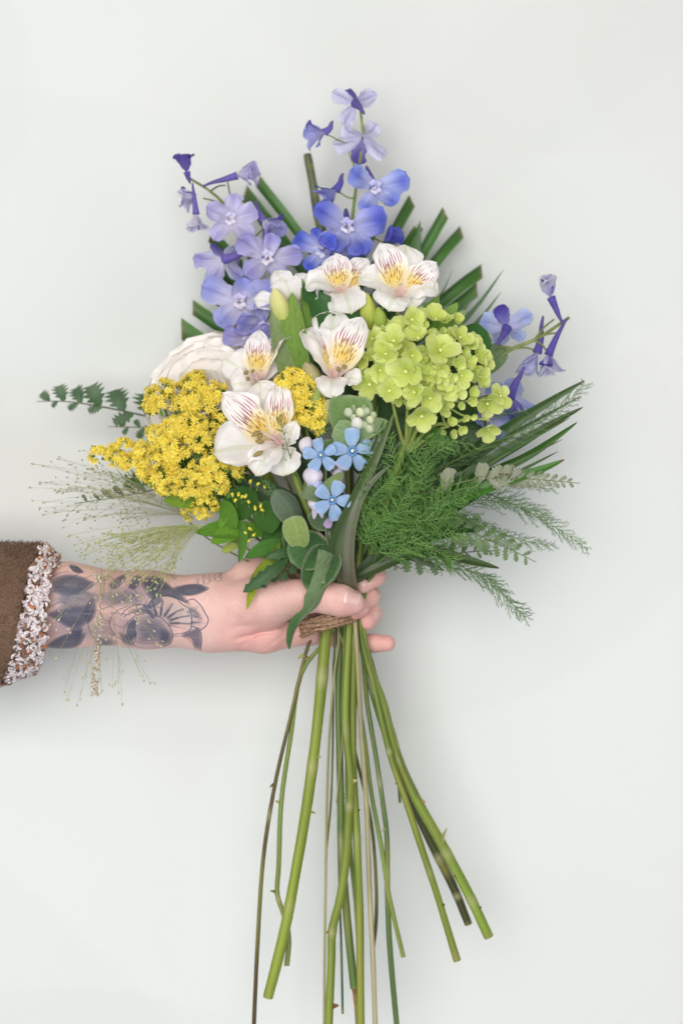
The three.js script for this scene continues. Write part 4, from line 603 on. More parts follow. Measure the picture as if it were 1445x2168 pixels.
// hydrangea
{
  const t = thing('hydrangea', 'lime green hydrangea head on the right of the bouquet', 'hydrangea', [760, 1285, 0]);
  stem(t, [[890, 850, 0], [850, 960, 10], [800, 1120, 10], [764, 1285, 4], [775, 1390, -6], [810, 1490, -14], [836, 1590, -20], [880, 1690, -26], [936, 1790, -30], [990, 1890, -32], [1034, 1984, -34]], 9, 11, '#93a84c', '#8ba336', [0.62, 0.82, 0.92]);
  blade(t, [[934, 1786, -20], [938, 1768, -12], [946, 1752, -6]], 5, '#a0a050', '#b5b070', { name: 'leaf_stub' }); 
  for (const e of [[830, 850, 40], [862, 855, 45], [905, 860, 30], [960, 900, 30], [1010, 880, 30]]) stem(t, [[858, 960, 10], [lerp(858, e[0], 0.6), 900, 20], e], 5, 3, '#9fb060', '#b0c060', [], 'flower_stalk', 14);
  for (const e of [[1040, 845, 42], [1036, 890, 40], [960, 885, 44], [948, 905, 42], [978, 905, 40]]) stem(t, [[930, 850, 20], [lerp(930, e[0], 0.5), lerp(860, e[1], 0.7), 30], e], 2.6, 2, '#a8ba60', '#b8c870', [], 'flower_stalk', 10);
  const F = [[620, 210, 92], [800, 205, 86], [870, 235, 66], [482, 375, 108], [672, 352, 78], [835, 445, 110], [985, 345, 86], [1065, 395, 60], [420, 472, 86], [622, 480, 78], [228, 490, 92], [320, 352, 82], [312, 492, 62], [378, 592, 80], [576, 602, 108], [708, 622, 70], [300, 700, 104], [446, 752, 92], [556, 722, 52], [640, 765, 88], [760, 802, 84], [694, 940, 112], [850, 592, 56], [790, 560, 44], [785, 662, 46], [868, 690, 62], [952, 762, 70], [880, 812, 58], [1000, 632, 70], [970, 532, 50], [1048, 520, 62], [1132, 640, 76], [1062, 742, 50], [1062, 805, 50], [862, 886, 50], [992, 862, 44], [1190, 845, 104], [1292, 790, 78], [1022, 942, 42], [896, 970, 48], [1002, 1030, 48], [918, 1066, 38], [850, 1052, 34], [1200, 1035, 84], [1092, 932, 28], [955, 205, 52], [540, 290, 60], [755, 322, 42], [845, 312, 46], [905, 395, 42], [1152, 700, 44], [1000, 455, 50], [690, 255, 62], [742, 702, 42], [922, 642, 42], [180, 560, 60], [262, 606, 50], [530, 540, 50], [620, 690, 44], [700, 170, 50], [720, 540, 46], [420, 300, 46], [480, 660, 44], [1100, 590, 46]];
  const shown = F.length; for (let k = 0; k < 46; k++) { const a = rr(0, 6.283), q = Math.sqrt(rnd()) * 0.92; F.push([(893 + Math.cos(a) * q * 140 - 700) / 0.2768, (772 + Math.sin(a) * q * 104 - 620) / 0.2768, rr(50, 84)]); }
  F.forEach(([zx, zy, zr], fi) => {
    const x = 700 + zx * 0.2768, y = 620 + zy * 0.2768, dx = (x - 893) / 150, dy = (y - 778) / 135, r2 = dx * dx + dy * dy, spill = y > 860 && x > 925, z = spill ? 44 + rr(-4, 8) : -20 + 112 * Math.sqrt(Math.max(0.12, 1 - r2 * 0.82)) + (zr > 75 ? 6 : -4) - (fi >= shown ? 20 : 0), R = px(zr * 0.2768 * 1.38);
    const { x: X, y: Yv, z: Z } = frame([dx * 0.75 + rr(-0.45, 0.45), -dy * 0.7 + rr(-0.4, 0.45), 0.85], rr(0, 1.57)), g = part(t, 'floret', [x, y, z]), c = V(x, y, z), young = zr < 55, spread = young ? rr(0.6, 0.95) : rr(0.95, 1.35);
    for (let k = 0; k < 4; k++) {
      const th = k * 1.571 + rr(-0.12, 0.12), d = X.clone().multiplyScalar(Math.cos(th)).addScaledVector(Yv, Math.sin(th)), L = R * rr(0.82, 1.18) * (k % 2 ? 1 : 0.9), a = spread + rr(-0.25, 0.22), zo = k % 2 ? 0.02 : 0, q = (v, h) => c.clone().addScaledVector(d, L * v * Math.sin(a) + 0).addScaledVector(Z, L * (v * Math.cos(a) + h + zo)), n = Z.clone().multiplyScalar(Math.sin(a)).addScaledVector(d, -Math.cos(a));
      const lo = mixc(C('#c3d456'), C('#d0de6c'), rnd()), hi = mixc(C(young ? '#cfdd6c' : '#dde886'), C('#ebf2a4'), rnd());
      put(g, 'sepal', sheet([q(0.02, -0.06), q(0.4, -0.04), q(0.75, 0.0), q(1, 0.06)], prof(L * rr(0.44, 0.54), 0.62, 0.46, 0.1), { n, nu: 8, nv: 10, cup: rr(0.15, 0.45), ruf: 0.04, rf: 6, jag: 0.1, skew: -0.05, col: (u, v) => mulc(mixc(mixc(lo, hi, sm(0.05, 0.8, v)), C('#f0f4bc'), 0.6 * sm(0.82, 1, Math.max(Math.abs(u), v))), 0.92 + 0.14 * noise2(u * 8 + k * 5, v * 3)) }), mPetal);
    }
    const s = new Soup(); s.bead(c.clone().addScaledVector(Z, R * 0.06), Z, R * 0.26, R * 0.11, C('#b3c24a'), C('#dfe6a0')); put(g, 'eye', s.build(), mPlain);
  });
  for (const [b, e, W] of [[[800, 1020, -30], [752, 830, -36], 56], [[850, 1030, -40], [850, 830, -40], 60], [[960, 1000, -46], [1000, 850, -46], 50], [[900, 1010, -36], [930, 860, -34], 56], [[780, 900, -50], [760, 690, -50], 60], [[860, 800, -60], [800, 700, -60], 50]]) leaf(t, b, e, W, '#2f5224', '#3a5f2c');
  leaf(t, [940, 770, -20], [1030, 700, -20], 38, '#2e6018', '#2f6a1a', { a: 0.6, b: 0.45, n: [0.3, 0.1, 1] }); leaf(t, [970, 800, -40], [1072, 738, -36], 30, '#6d8a5c', '#7a9468', { a: 0.6, b: 0.5, mat: mSoftLeaf }); leaf(t, [890, 905, 0], [960, 955, 30], 20, '#3a7020', '#4a7c2c', {});
  leaf(t, [760, 850, -10], [700, 900, -10], 40, '#38602c', '#3f6a30', {}); leaf(t, [800, 760, -40], [860, 900, -30], 60, '#34582a', '#3a6230'); leaf(t, [930, 700, -50], [960, 880, -40], 60, '#3a6230', '#40682e');
}
// goldenrods
{
  const t = thing('goldenrod', 'broad goldenrod plume at the left of the bouquet with masses of yellow heads', 'goldenrod', [712, 1285, 0], 'goldenrods');
  stem(t, [[395, 900, 10], [440, 990, 20], [520, 1090, 20], [640, 1200, 20], [708, 1285, 14], [700, 1340, 0], [640, 1420, -6], [615, 1560, -8], [595, 1700, -8], [590, 1830, -8], [587, 1895, -8], [600, 1935, -8], [611, 1985, -8], [607, 2044, -8]], 4, 6, '#6f8f2c', '#8a9a50', [0.78, 0.9]);
  const cl = [[354, 832, 30, 30, 12, 20], [347, 863, 32, 26, 20, 22], [400, 848, 40, 22, 15, 20], [424, 816, 24, 36, 14, 22], [450, 846, 36, 23, 18, 20], [388, 899, 48, 44, 11, 22], [350, 920, 50, 28, 13, 20], [373, 940, 62, 18, 9, 14], [426, 928, 52, 24, 12, 20], [460, 902, 34, 16, 24, 18], [346, 968, 46, 26, 16, 22], [424, 976, 72, 44, 17, 24], [352, 1012, 64, 28, 20, 20], [402, 1018, 78, 34, 18, 22], [448, 1022, 66, 22, 14, 18], [482, 992, 50, 18, 14, 16]];
  const list = heads(t, cl, { keep: 260 }); const g = new Soup();
  for (const [x, y, z] of cl) { g.spike(V(x + 20, y + 50, z - 30), V(x, y, z), px(3), C('#6f8f2c')); g.spike(V(x, y, z), V(x + 20, y + 50, z - 30), px(3), C('#6f8f2c')); }
  for (let k = 0; k < 520; k++) { const [p] = list[Math.floor(rnd() * list.length)], q = [p[0] + rr(-5, 15), p[1] + rr(4, 26), p[2] - rr(12, 30)]; rnd() < 0.5 ? g.spike(P(q), P([p[0], p[1], p[2] - 3]), px(1.1), C('#7f9c34')) : g.add(sheet([P(q), P([p[0] + rr(-9, 9), p[1] + rr(0, 10), p[2] - 8])], prof(px(rr(2.5, 5)), 0.6, 0.8), { nu: 2, nv: 4, col: () => mixc(C('#4f7a22'), C('#6f962e'), rnd()) })); }
  put(t, 'branches', g.build(), mPlain, { kind: 'stuff' });
  heads(t, [[405, 1092, 62, 22, 10, 12], [438, 1070, 66, 14, 20, 12], [418, 1082, 66, 16, 10, 8]], { size: 0.62, space: 60, buds: 0.5 });
  for (const [b, e, W, c, o] of [[[560, 1130, 40], [412, 1128, 60], 22, '#5f9420', { n: [0, 0.5, 1] }], [[520, 1110, 50], [446, 1150, 72], 20, '#6da028', { n: [0.2, 0.3, 1] }], [[470, 1060, 56], [500, 1120, 70], 18, '#5a8c20', {}], [[440, 1060, 50], [345, 1060, 60], 16, '#7da02c', {}], [[512, 1100, 62], [505, 1192, 78], 11, '#5d9030', { n: [0.6, 0, 1] }], [[610, 1150, 40], [518, 1182, 66], 18, '#4f8a30', { n: [0, 0.5, 1] }], [[560, 1060, 40], [575, 1130, 60], 30, '#3f6f24', {}], [[540, 1040, 30], [470, 1100, 40], 34, '#3c6c1e', {}], [[480, 1080, 60], [466, 1118, 76], 10, '#6fa030', {}], [[600, 1100, 30], [560, 1180, 36], 26, '#3a6a24', {}]]) leaf(t, b, e, W, c, c, { mat: mSoftLeaf, ...o });
  pet(t, 'leaf', [610, 1184, 112], [514, 1254, 128], 15, { a: 0.6, b: 0.7, c0: '#2c5420', c1: '#37622a', saw: 6, skew: 0.5, mat: mLeaf, cup: 0.2 }); leaf(t, [640, 1160, 80], [560, 1180, 108], 13, '#2c5420', '#37622a', { saw: 5, skew: 0.5 });
  for (const [b, e, W] of [[[500, 1010, -6], [350, 880, -4], 30], [[500, 980, 0], [420, 850, 0], 34], [[520, 1000, -4], [455, 860, 0], 26], [[500, 1030, 10], [330, 960, 6], 26], [[480, 1050, 20], [340, 1000, 20], 24], [[500, 990, 10], [400, 900, 12], 24], [[480, 900, 10], [448, 862, 20], 12], [[470, 1080, 30], [400, 1010, 40], 22]]) leaf(t, b, e, W, '#3c661e', '#4a7826', { n: [rr(-0.4, 0.4), rr(-0.4, 0.4), 1] });
  leaf(t, [535, 1130, 30], [470, 1168, 40], 10, '#6f8a3a', '#a8b23a', { b: 0.4 }); leaf(t, [592, 1150, 60], [522, 1292, 118], 14, '#8aa838', '#b0bf30', { n: [0.5, 0.2, 1], via: [[570, 1190, 96], [540, 1230, 116]], mat: mSoftLeaf });
  const tiny = new Soup(); for (const [x, y] of [[498, 1060], [512, 1052], [520, 1050], [492, 1048], [526, 1062], [505, 1046], [540, 1075], [552, 1070], [556, 1080], [560, 1030], [546, 1025], [530, 1020], [520, 1130], [530, 1120], [538, 1132], [528, 1145]]) { const d = V3(rr(-0.5, 0.5), rr(-1, 0.6), 0.4); tiny.bead(V(x, y, 70), d, px(15), px(3.4), C('#a9b84a'), C('#e6d44a')); tiny.spike(V(x + rr(-3, 3), y + 14, 62), V(x, y, 70), px(1.2), C('#7f9a38')); } put(t, 'bud_cluster', tiny.build(), mPlain);
}
{
  const t = thing('goldenrod', 'narrow goldenrod branch pointing left to the tip of the yellow mass', 'goldenrod', [705, 1285, 0], 'goldenrods');
  stem(t, [[215, 972, 20], [300, 985, 26], [420, 1040, 10], [560, 1140, 0], [690, 1260, -4], [716, 1330, 0], [706, 1440, 4], [695, 1600, 6], [690, 1800, 4], [687, 2000, 0], [686, 2200, 0]], 2, 3, '#6f8f2c', '#c6b78e', [0.6]);
  heads(t, [[228, 968, 20, 26, 8, 12], [272, 955, 26, 30, 12, 16], [312, 958, 30, 22, 14, 18], [290, 990, 32, 22, 13, 18], [318, 998, 34, 14, 10, 14], [258, 978, 24, 16, 7, 10]]);
  const g = new Soup(); for (let k = 0; k < 26; k++) { const x = rr(225, 340), y = rr(985, 1015); g.spike(V(x + 14, y + 18, 12), V(x, y, 24), px(1.6), C('#7f9c34')); } put(t, 'branches', g.build(), mPlain, { kind: 'stuff' });
}
{
  const t = thing('goldenrod', 'small goldenrod tuft in the middle beside the streaked white blooms', 'goldenrod', [728, 1285, 0], 'goldenrods');
  stem(t, [[640, 870, 20], [660, 960, 20], [700, 1150, 15], [728, 1285, 10], [728, 1350, 6], [722, 1500, -4], [716, 1650, -16], [718, 1880, -24], [722, 2000, -24], [725, 2146, -24]], 3.5, 2.4, '#6f8f2c', '#3c6a50');
  heads(t, [[624, 814, 46, 30, 22, 22], [612, 842, 42, 20, 20, 18], [650, 868, 52, 38, 18, 20], [688, 888, 48, 16, 16, 16], [606, 872, 40, 14, 16, 14]]);
  for (const [b, e] of [[[640, 880, 36], [600, 905, 44]], [[650, 880, 36], [690, 920, 44]], [[655, 850, 30], [665, 890, 40]]]) leaf(t, b, e, 9, '#3f6f24', '#55852c');
}
{ // one more tuft shows between the delphinium and the palm
  const t = thing('goldenrod', 'few yellow goldenrod heads peeking out left of the lavender delphinium', 'goldenrod', [715, 1285, -10], 'goldenrods');
  stem(t, [[490, 705, -62], [540, 850, -60], [650, 1120, -30], [715, 1285, -18], [730, 1400, -20], [745, 1560, -26], [785, 1740, -30], [796, 1880, -32], [795, 1960, -32], [789, 2010, -32]], 2.6, 4, '#6f8f2c', '#4a3f20');
  heads(t, [[487, 700, -60, 14, 20, 10]], { space: 90 });
}
// tweedia
{
  const t = thing('tweedia', 'tweedia stem with sky blue five petalled flowers and soft grey green leaves at the front', 'tweedia', [705, 1285, 30]);
  stem(t, [[690, 940, 70], [690, 1060, 60], [702, 1180, 50], [728, 1285, 26], [745, 1400, 6], [770, 1560, -10], [786, 1680, -14], [808, 1800, -18], [822, 1890, -20], [853, 2026, -22]], 4, 5, '#7d9060', '#86a04a', [0.5]);
  oval(t, [680, 964, 100], [-0.1, 0.05, 1], 37, { roll: 0.15 }); oval(t, [745, 956, 104], [0.05, 0.1, 1], 46, { roll: 0.02, pink: 3 }); oval(t, [703, 1059, 106], [0, 0.05, 1], 40, { roll: -0.35 });
  const lil = '#d3c8de', lil2 = '#e6dfe8';
  bud(t, [660, 1030, 88], [664, 985, 98], 21, lil2, lil); bud(t, [712, 1022, 78], [720, 990, 84], 13, '#b9a8b0', '#d8cfe0'); bud(t, [640, 958, 70], [654, 925, 78], 15, lil2, '#d8d0dc'); bud(t, [786, 935, 72], [814, 938, 80], 16, '#e4dfe0', lil); bud(t, [668, 1082, 90], [662, 1046, 96], 14, lil, lil2); bud(t, [664, 1010, 84], [668, 1040, 96], 17, '#c9c6e6', '#a9b4e8');
  pet(t, 'petal', [668, 1060, 90], [664, 1100, 98], 6, { c0: lil, b: 0.8 }); pet(t, 'petal', [676, 1066, 88], [682, 1098, 96], 6, { c0: lil, b: 0.8 }); pet(t, 'petal', [700, 1095, 80], [690, 1118, 88], 9, { c0: '#c4aed4' });
  const cluster = part(t, 'bud_cluster', [755, 890, 90]);
  for (const [x, y, r, c] of [[755, 897, 14, '#e8e4e2'], [762, 873, 10, '#dfe0b8'], [737, 873, 10, '#c3ccb0'], [783, 889, 9, '#d3d6ac'], [782, 908, 9, '#c3c8a8'], [776, 870, 8, '#b3bd9c'], [748, 884, 8, '#b8c2a0'], [772, 900, 8, '#aeb894'], [790, 878, 7, '#b0ba98']]) bud(cluster, [x + 2, y + r * 1.1, 84], [x - 1, y - r, 98 + r * 0.4], r, '#a9b894', c);
  for (const [x, y, a] of [[768, 868, 0.5], [788, 884, -0.3], [770, 880, 0.2], [745, 868, 0.8], [790, 905, -1]]) pet(cluster, 'sepal', [x, y + 10, 86], [x + 6 * Math.sin(a), y - 12, 98], 6, { c0: '#9cac84', c1: '#b5c09c', b: 0.8, mat: mSoftLeaf });
  const sage = (b, e, W, c0, c1, o) => leaf(t, b, e, W, c0, c1, { mat: mSoftLeaf, edge: '#b5c29c', ...o });
  sage([735, 920, 74], [742, 836, 84], 46, '#6f9450', '#86a868', { a: 0.5, b: 0.3, n: [0.1, 0.1, 1] }); sage([765, 935, 84], [706, 905, 92], 26, '#8aa870', '#98b480', { a: 0.5, b: 0.35 }); sage([740, 925, 80], [820, 890, 86], 20, '#86a070', '#90aa78', {});
  sage([705, 980, 60], [690, 930, 70], 30, '#5f8448', '#6c8f54', {}); sage([676, 1050, 84], [728, 1000, 92], 15, '#86a05c', '#a4b878', { twist: 0.5, bow: 0.25 });
  sage([640, 1130, 70], [582, 1036, 86], 30, '#5c6f58', '#748670', { a: 0.8, b: 0.5, n: [0.5, 0.2, 1], cup: -0.4, edge: '#8a9a84' }); sage([640, 1160, 96], [620, 1092, 108], 27, '#96ae60', '#a4ba70', { a: 0.55, b: 0.4, fold: 0.25, n: [-0.2, 0, 1] });
  sage([690, 1050, 76], [628, 1040, 92], 18, '#7a9068', '#8fa27c', { twist: 0.7, bow: 0.4, curl: 0.5 }); sage([705, 1110, 60], [650, 1090, 76], 22, '#5f7a58', '#6c8660', {});
  sage([690, 1150, 74], [614, 1190, 112], 46, '#44703c', '#547f4a', { a: 0.5, b: 0.55, n: [-0.2, 0.2, 1], bow: 0.06 }); sage([700, 1160, 70], [650, 1250, 122], 38, '#3f6a38', '#4a783e', { a: 0.5, b: 0.6, fold: 0.3 });
  { const c0 = C('#86a074'), c1 = C('#568246');
    put(t, 'leaf', sheet([[694, 1168, 92], [684, 1225, 120], [662, 1280, 128], [628, 1322, 126], [613, 1374, 122]].map(P), (v) => px(v < 0.45 ? lerp(20, 26, v / 0.45) : v < 0.62 ? lerp(26, 12, sm(0.45, 0.62, v)) : 12 + 11 * Math.sin(Math.PI * clamp((v - 0.62) / 0.38)) - 9 * sm(0.92, 1, v)), { n: V3(0.55, 0.1, 1).normalize(), nu: 10, nv: 40, twist: -0.9, cup: -0.3, ruf: 0.012, col: (u, v) => mulc(mixc(c0, c1, u > 0.1 ? sm(0.3, 0.75, v) : sm(0.65, 0.8, v)), 0.9 + 0.2 * noise2(u * 3, v * 9)) }), mSoftLeaf); }
  sage([690, 1190, 80], [682, 1235, 124], 24, '#4a7540', '#8aa47c', { a: 0.5, b: 0.5, n: [0.4, 0, 1], twist: 0.4 });
  sage([730, 1190, 50], [700, 1080, 70], 26, '#47613c', '#55704a', {}); sage([724, 1230, 56], [708, 1140, 74], 22, '#4a6444', '#5a7450', {}); sage([690, 1200, 40], [600, 1120, 56], 40, '#3a6030', '#456c38', {});
  for (const [a, b] of [[[700, 1110, 70], [690, 1150, 60]], [[690, 1115, 74], [700, 1160, 56]], [[670, 1125, 70], [696, 1155, 58]]]) stem(t, [a, [(a[0] + b[0]) / 2 + 4, (a[1] + b[1]) / 2, a[2]], b], 3, 4, '#9a8a80', '#8a8070', [], 'flower_stalk', 8);
}
// arching grass blades
{
  const t = thing('lily_grass', 'tuft of arching strap leaves spreading from the centre to the right edge of the bouquet', 'grass blades', [745, 1285, 20]);
  stem(t, [[742, 1240, 30], [752, 1330, 24], [765, 1560, 20], [775, 1700, 16], [782, 1880, 12], [790, 2050, 10], [795, 2200, 8]], 5, 5.5, '#b0a578', '#cfc4a0', [0.5]);
  blade(t, [[700, 1250, 60], [712, 1150, 92], [752, 1055, 114], [795, 968, 110], [834, 872, 100]], 19, '#405a34', '#5c7038', { n: [0.3, 0, 1] });
  blade(t, [[745, 1262, 50], [738, 1180, 84], [748, 1100, 108], [775, 1035, 114], [826, 984, 104]], 15, '#7a7460', '#6c7a60', { n: [-0.3, 0, 1], w0: 0.9 });
  blade(t, [[726, 1262, 54], [722, 1160, 84], [735, 1090, 96], [765, 1015, 100], [812, 890, 92]], 15, '#6c6a50', '#34502a', { n: [0.2, 0, 1] });
  blade(t, [[735, 1250, 40], [742, 1150, 70], [760, 1040, 88], [790, 960, 84], [798, 860, 74]], 9, '#3a5228', '#5f7434');
  blade(t, [[780, 1190, -10], [920, 1020, -24], [1090, 895, -16], [1165, 848, -8], [1236, 806, 0]], 18, '#3f6428', '#4f6c3a', { n: [0.2, -0.3, 1], tip: '#5a5a34' });
  blade(t, [[790, 1190, 0], [970, 1020, 6], [1110, 932, 10], [1170, 896, 10], [1233, 862, 8]], 16, '#37601e', '#45602a', { n: [-0.1, 0.3, 1], tip: '#5c4a2c' });
  blade(t, [[800, 1180, 10], [970, 1035, 26], [1110, 968, 32], [1170, 930, 30], [1221, 894, 28]], 15, '#3f7420', '#416c20', { n: [0.2, -0.4, 1], tip: '#4a5a24' });
  blade(t, [[840, 1120, 50], [980, 1052, 66], [1090, 1012, 66], [1150, 992, 60], [1194, 973, 56]], 17, '#47822a', '#4c8226', { n: [0, 0.5, 1], tip: '#8a4a34' });
  for (const [tx, ty, mx, my, z, w] of [[1229, 838, 1040, 948, -20, 10], [1206, 884, 1030, 985, 20, 10], [1190, 930, 1030, 1010, 40, 9], [1140, 868, 980, 980, -26, 12], [1180, 956, 1040, 1030, 46, 10], [1090, 1010, 960, 1060, 56, 9]]) blade(t, [[800, 1180, 0], [lerp(800, mx, 0.6), lerp(1180, my, 0.6), z * 0.7], [mx, my, z], [tx, ty, z - 4]], w, '#34601f', '#466a2a', { n: [rr(-0.3, 0.3), rr(-0.4, 0.4), 1], tip: '#5a5030' });
  blade(t, [[760, 1220, 36], [900, 1166, 60], [980, 1184, 60], [1020, 1194, 56], [1056, 1203, 50]], 16, '#4d5e38', '#3c5a22', { n: [0, 0.6, 1], tip: '#7a3a38' });
  blade(t, [[752, 1226, 30], [840, 1172, 44], [890, 1186, 46], [942, 1209, 42]], 15, '#3e5628', '#385024', { n: [0, -0.4, 1], tip: '#6a7048' });
  blade(t, [[748, 1240, 16], [796, 1186, 26], [900, 1140, 30], [960, 1132, 30]], 20, '#35562a', '#34582a', { n: [0, 0.4, 1] });
  blade(t, [[770, 1170, 10], [850, 1120, 30], [960, 1110, 20], [1020, 1120, 10]], 40, '#2f5020', '#345824', { n: [0, 0.3, 1] });
  blade(t, [[760, 1200, 0], [770, 1080, 10], [820, 960, 6], [900, 900, 0]], 46, '#2c4a22', '#33542a', {}); blade(t, [[760, 1200, 0], [840, 1060, 0], [930, 990, -6], [1010, 960, -10]], 46, '#2c4a22', '#33542a', {}); blade(t, [[730, 1220, 6], [700, 1080, 10], [650, 980, 6], [600, 900, 0]], 50, '#2a4720', '#33542a', {}); blade(t, [[720, 1220, 0], [640, 1100, 6], [560, 1040, 0], [470, 1000, -6]], 44, '#2c4a20', '#375a28', {});
}
// leatherleaf with brown spore dots, right side
{
  const t = thing('leatherleaf_fern', 'pale backed fern with brown spore dots at the right, over the asparagus fern', 'fern', [755, 1285, 0], 'leatherleaf ferns');
  stem(t, [[930, 1040, 40], [860, 1110, 30], [780, 1220, 10], [768, 1300, -2], [790, 1430, -8], [830, 1540, -10], [850, 1610, -12], [884, 1690, -16]], 3, 3.6, '#8a9060', '#6f8038');
  const g = fern(t, [[900, 1045, 60], [1000, 1016, 68], [1110, 1014, 66], [1226, 1023, 60]], 56, 11, '#9aa088', '#8a9078', { wide: 0.26, rc: '#8f8f68', from: 0.42, lean: [0.7, 1] });
  const dots = new Soup();
  for (const [cx, cy, tx, ty, w] of [[938, 1044, 952, 992, 21], [1008, 1030, 1024, 980, 21], [1062, 1022, 1076, 984, 15]]) { pet(g, 'pinna', [cx, cy, 70], [tx, ty, 80], w, { c0: '#98a084', c1: '#a8ae94', a: 0.95, b: 0.5, jag: 0.7, skew: 0.25, vein: 0.05, mat: mSoftLeaf, cup: 0.1 }); for (let k = 0; k < 10; k++) { const v = rr(0.3, 0.85), u = rr(-0.55, 0.55); dots.bead(V(lerp(cx, tx, v) + u * w, lerp(cy, ty, v), 79), V3(0.3, 1, 0), px(5), px(2), C('#6b4a3a')); } }
  put(g, 'spore_dots', dots.build(), mPlain);
  fern(t, [[880, 1130, 10], [970, 1120, 16], [1050, 1150, 14], [1134, 1190, 10]], 60, 9, '#6f8a5c', '#7d9468', { wide: 0.24, from: 0.2, rc: '#7c8a60' });
  fern(t, [[820, 1150, -10], [900, 1185, -14], [980, 1170, -16], [1060, 1165, -20]], 48, 8, '#6a8656', '#829a70', { wide: 0.26 });
  fern(t, [[770, 1170, 0], [810, 1185, 6], [850, 1205, 4]], 34, 4, '#7f9868', '#9db288', { wide: 0.45 });
}
// asparagus ferns
{
  const t = thing('asparagus_fern', 'bushy bright green asparagus fern with fine needles under the hydrangea', 'asparagus fern', [758, 1285, 20], 'asparagus ferns');
  stem(t, [[860, 1080, 40], [800, 1180, 30], [764, 1285, 10], [765, 1350, 6], [790, 1450, 4], [815, 1560, 2], [832, 1620, 2], [860, 1700, 0], [890, 1790, -2], [920, 1880, -4], [967, 2034, -6]], 4, 8, '#5f7a34', '#8f9c38', [0.55, 0.86]);
  const s = new Soup(), bright = { c0: C('#4d8038'), c1: C('#90be66') };
  for (const pts of [[[780, 1180, 40], [800, 1080, 80], [790, 980, 96], [782, 935, 92]], [[790, 1180, 40], [840, 1080, 90], [835, 980, 100], [812, 905, 94]], [[800, 1170, 40], [880, 1060, 84], [900, 980, 92], [965, 932, 88]], [[800, 1180, 40], [900, 1090, 80], [960, 1040, 84], [1010, 1030, 78]], [[800, 1190, 50], [880, 1120, 88], [930, 1075, 94], [988, 1050, 90]], [[790, 1190, 46], [820, 1130, 96], [850, 1060, 108], [880, 1020, 104]], [[800, 1190, 46], [860, 1150, 84], [920, 1130, 88], [985, 1130, 80]], [[800, 1190, 50], [870, 1160, 84], [930, 1170, 80], [960, 1190, 74]], [[780, 1170, 46], [770, 1090, 90], [800, 1040, 104], [840, 1010, 106]], [[790, 1160, 40], [860, 1020, 60], [900, 940, 64], [1000, 940, 40]], [[770, 1170, 60], [790, 1120, 100], [830, 1090, 112], [880, 1080, 112]], [[800, 1180, 40], [880, 1090, 70], [900, 1010, 80], [870, 950, 76]], [[800, 1180, 50], [850, 1110, 100], [920, 1100, 104], [970, 1095, 96]]]) spray(s, pts, { n: 38, bl: 58, nl: 16, dense: 1.25, ...bright });
  for (const pts of [[[640, 1030, 70], [612, 960, 92], [598, 910, 96], [590, 882, 92]], [[600, 1060, 70], [575, 1040, 88], [560, 1015, 92]], [[650, 1010, 60], [690, 910, 60], [720, 905, 60]], [[770, 1110, 100], [765, 1040, 118], [790, 985, 118]]]) spray(s, pts, { n: 14, bl: 20, nl: 12, c0: C('#46743a'), c1: C('#6f9a50') });
  put(t, 'needles', s.build(), mNeedle, { kind: 'stuff' });
}
{
  const t = thing('asparagus_fern', 'long wispy asparagus fern trails drooping out at the lower right of the bouquet', 'asparagus fern', [756, 1285, 10], 'asparagus ferns');
  stem(t, [[900, 1110, 30], [810, 1190, 20], [758, 1285, 4], [768, 1400, -4], [800, 1520, -14], [840, 1640, -22], [846, 1700, -24]], 3, 3, '#5f7a34', '#5a6a30');
  const s = new Soup(), soft = { c0: C('#446e3c'), c1: C('#789c58') };
  for (const [pts, o] of [[[[900, 1040, 20], [1010, 1040, 10], [1110, 1080, 4], [1180, 1120, 0], [1242, 1164, 0]], { n: 48, bl: 62 }], [[[880, 1100, 40], [960, 1090, 40], [1040, 1120, 36], [1110, 1146, 30], [1172, 1156, 26]], { n: 42, bl: 46 }], [[[890, 1150, 40], [960, 1190, 40], [1030, 1230, 36], [1080, 1275, 30], [1112, 1308, 26]], { n: 48, bl: 62 }], [[[900, 1010, 20], [1010, 950, 20], [1120, 905, 14], [1190, 860, 8], [1238, 814, 4]], { n: 40, bl: 60 }], [[[900, 1040, 30], [1000, 1010, 20], [1100, 1026, 14], [1172, 1038, 8]], { n: 22, bl: 40 }], [[[900, 1080, 30], [1000, 1060, 20], [1080, 1066, 14], [1160, 1090, 6]], { n: 34, bl: 64 }], [[[900, 1000, 10], [1000, 960, 0], [1080, 930, -6], [1150, 905, -10]], { n: 22, bl: 46 }], [[[880, 1120, 20], [980, 1140, 16], [1060, 1150, 10], [1090, 1165, 6]], { n: 20, bl: 36 }], [[[860, 1150, 30], [950, 1200, 24], [1020, 1215, 16], [1060, 1250, 10]], { n: 22, bl: 50 }], [[[960, 900, -20], [1050, 880, -14], [1110, 870, -10]], { n: 16, bl: 30 }]]) spray(s, pts, { nl: 15, from: 0.02, dense: 1.2, lean: [0.9, 1.25], ...soft, ...o });
  put(t, 'needles', s.build(), mNeedle, { kind: 'stuff' });
}
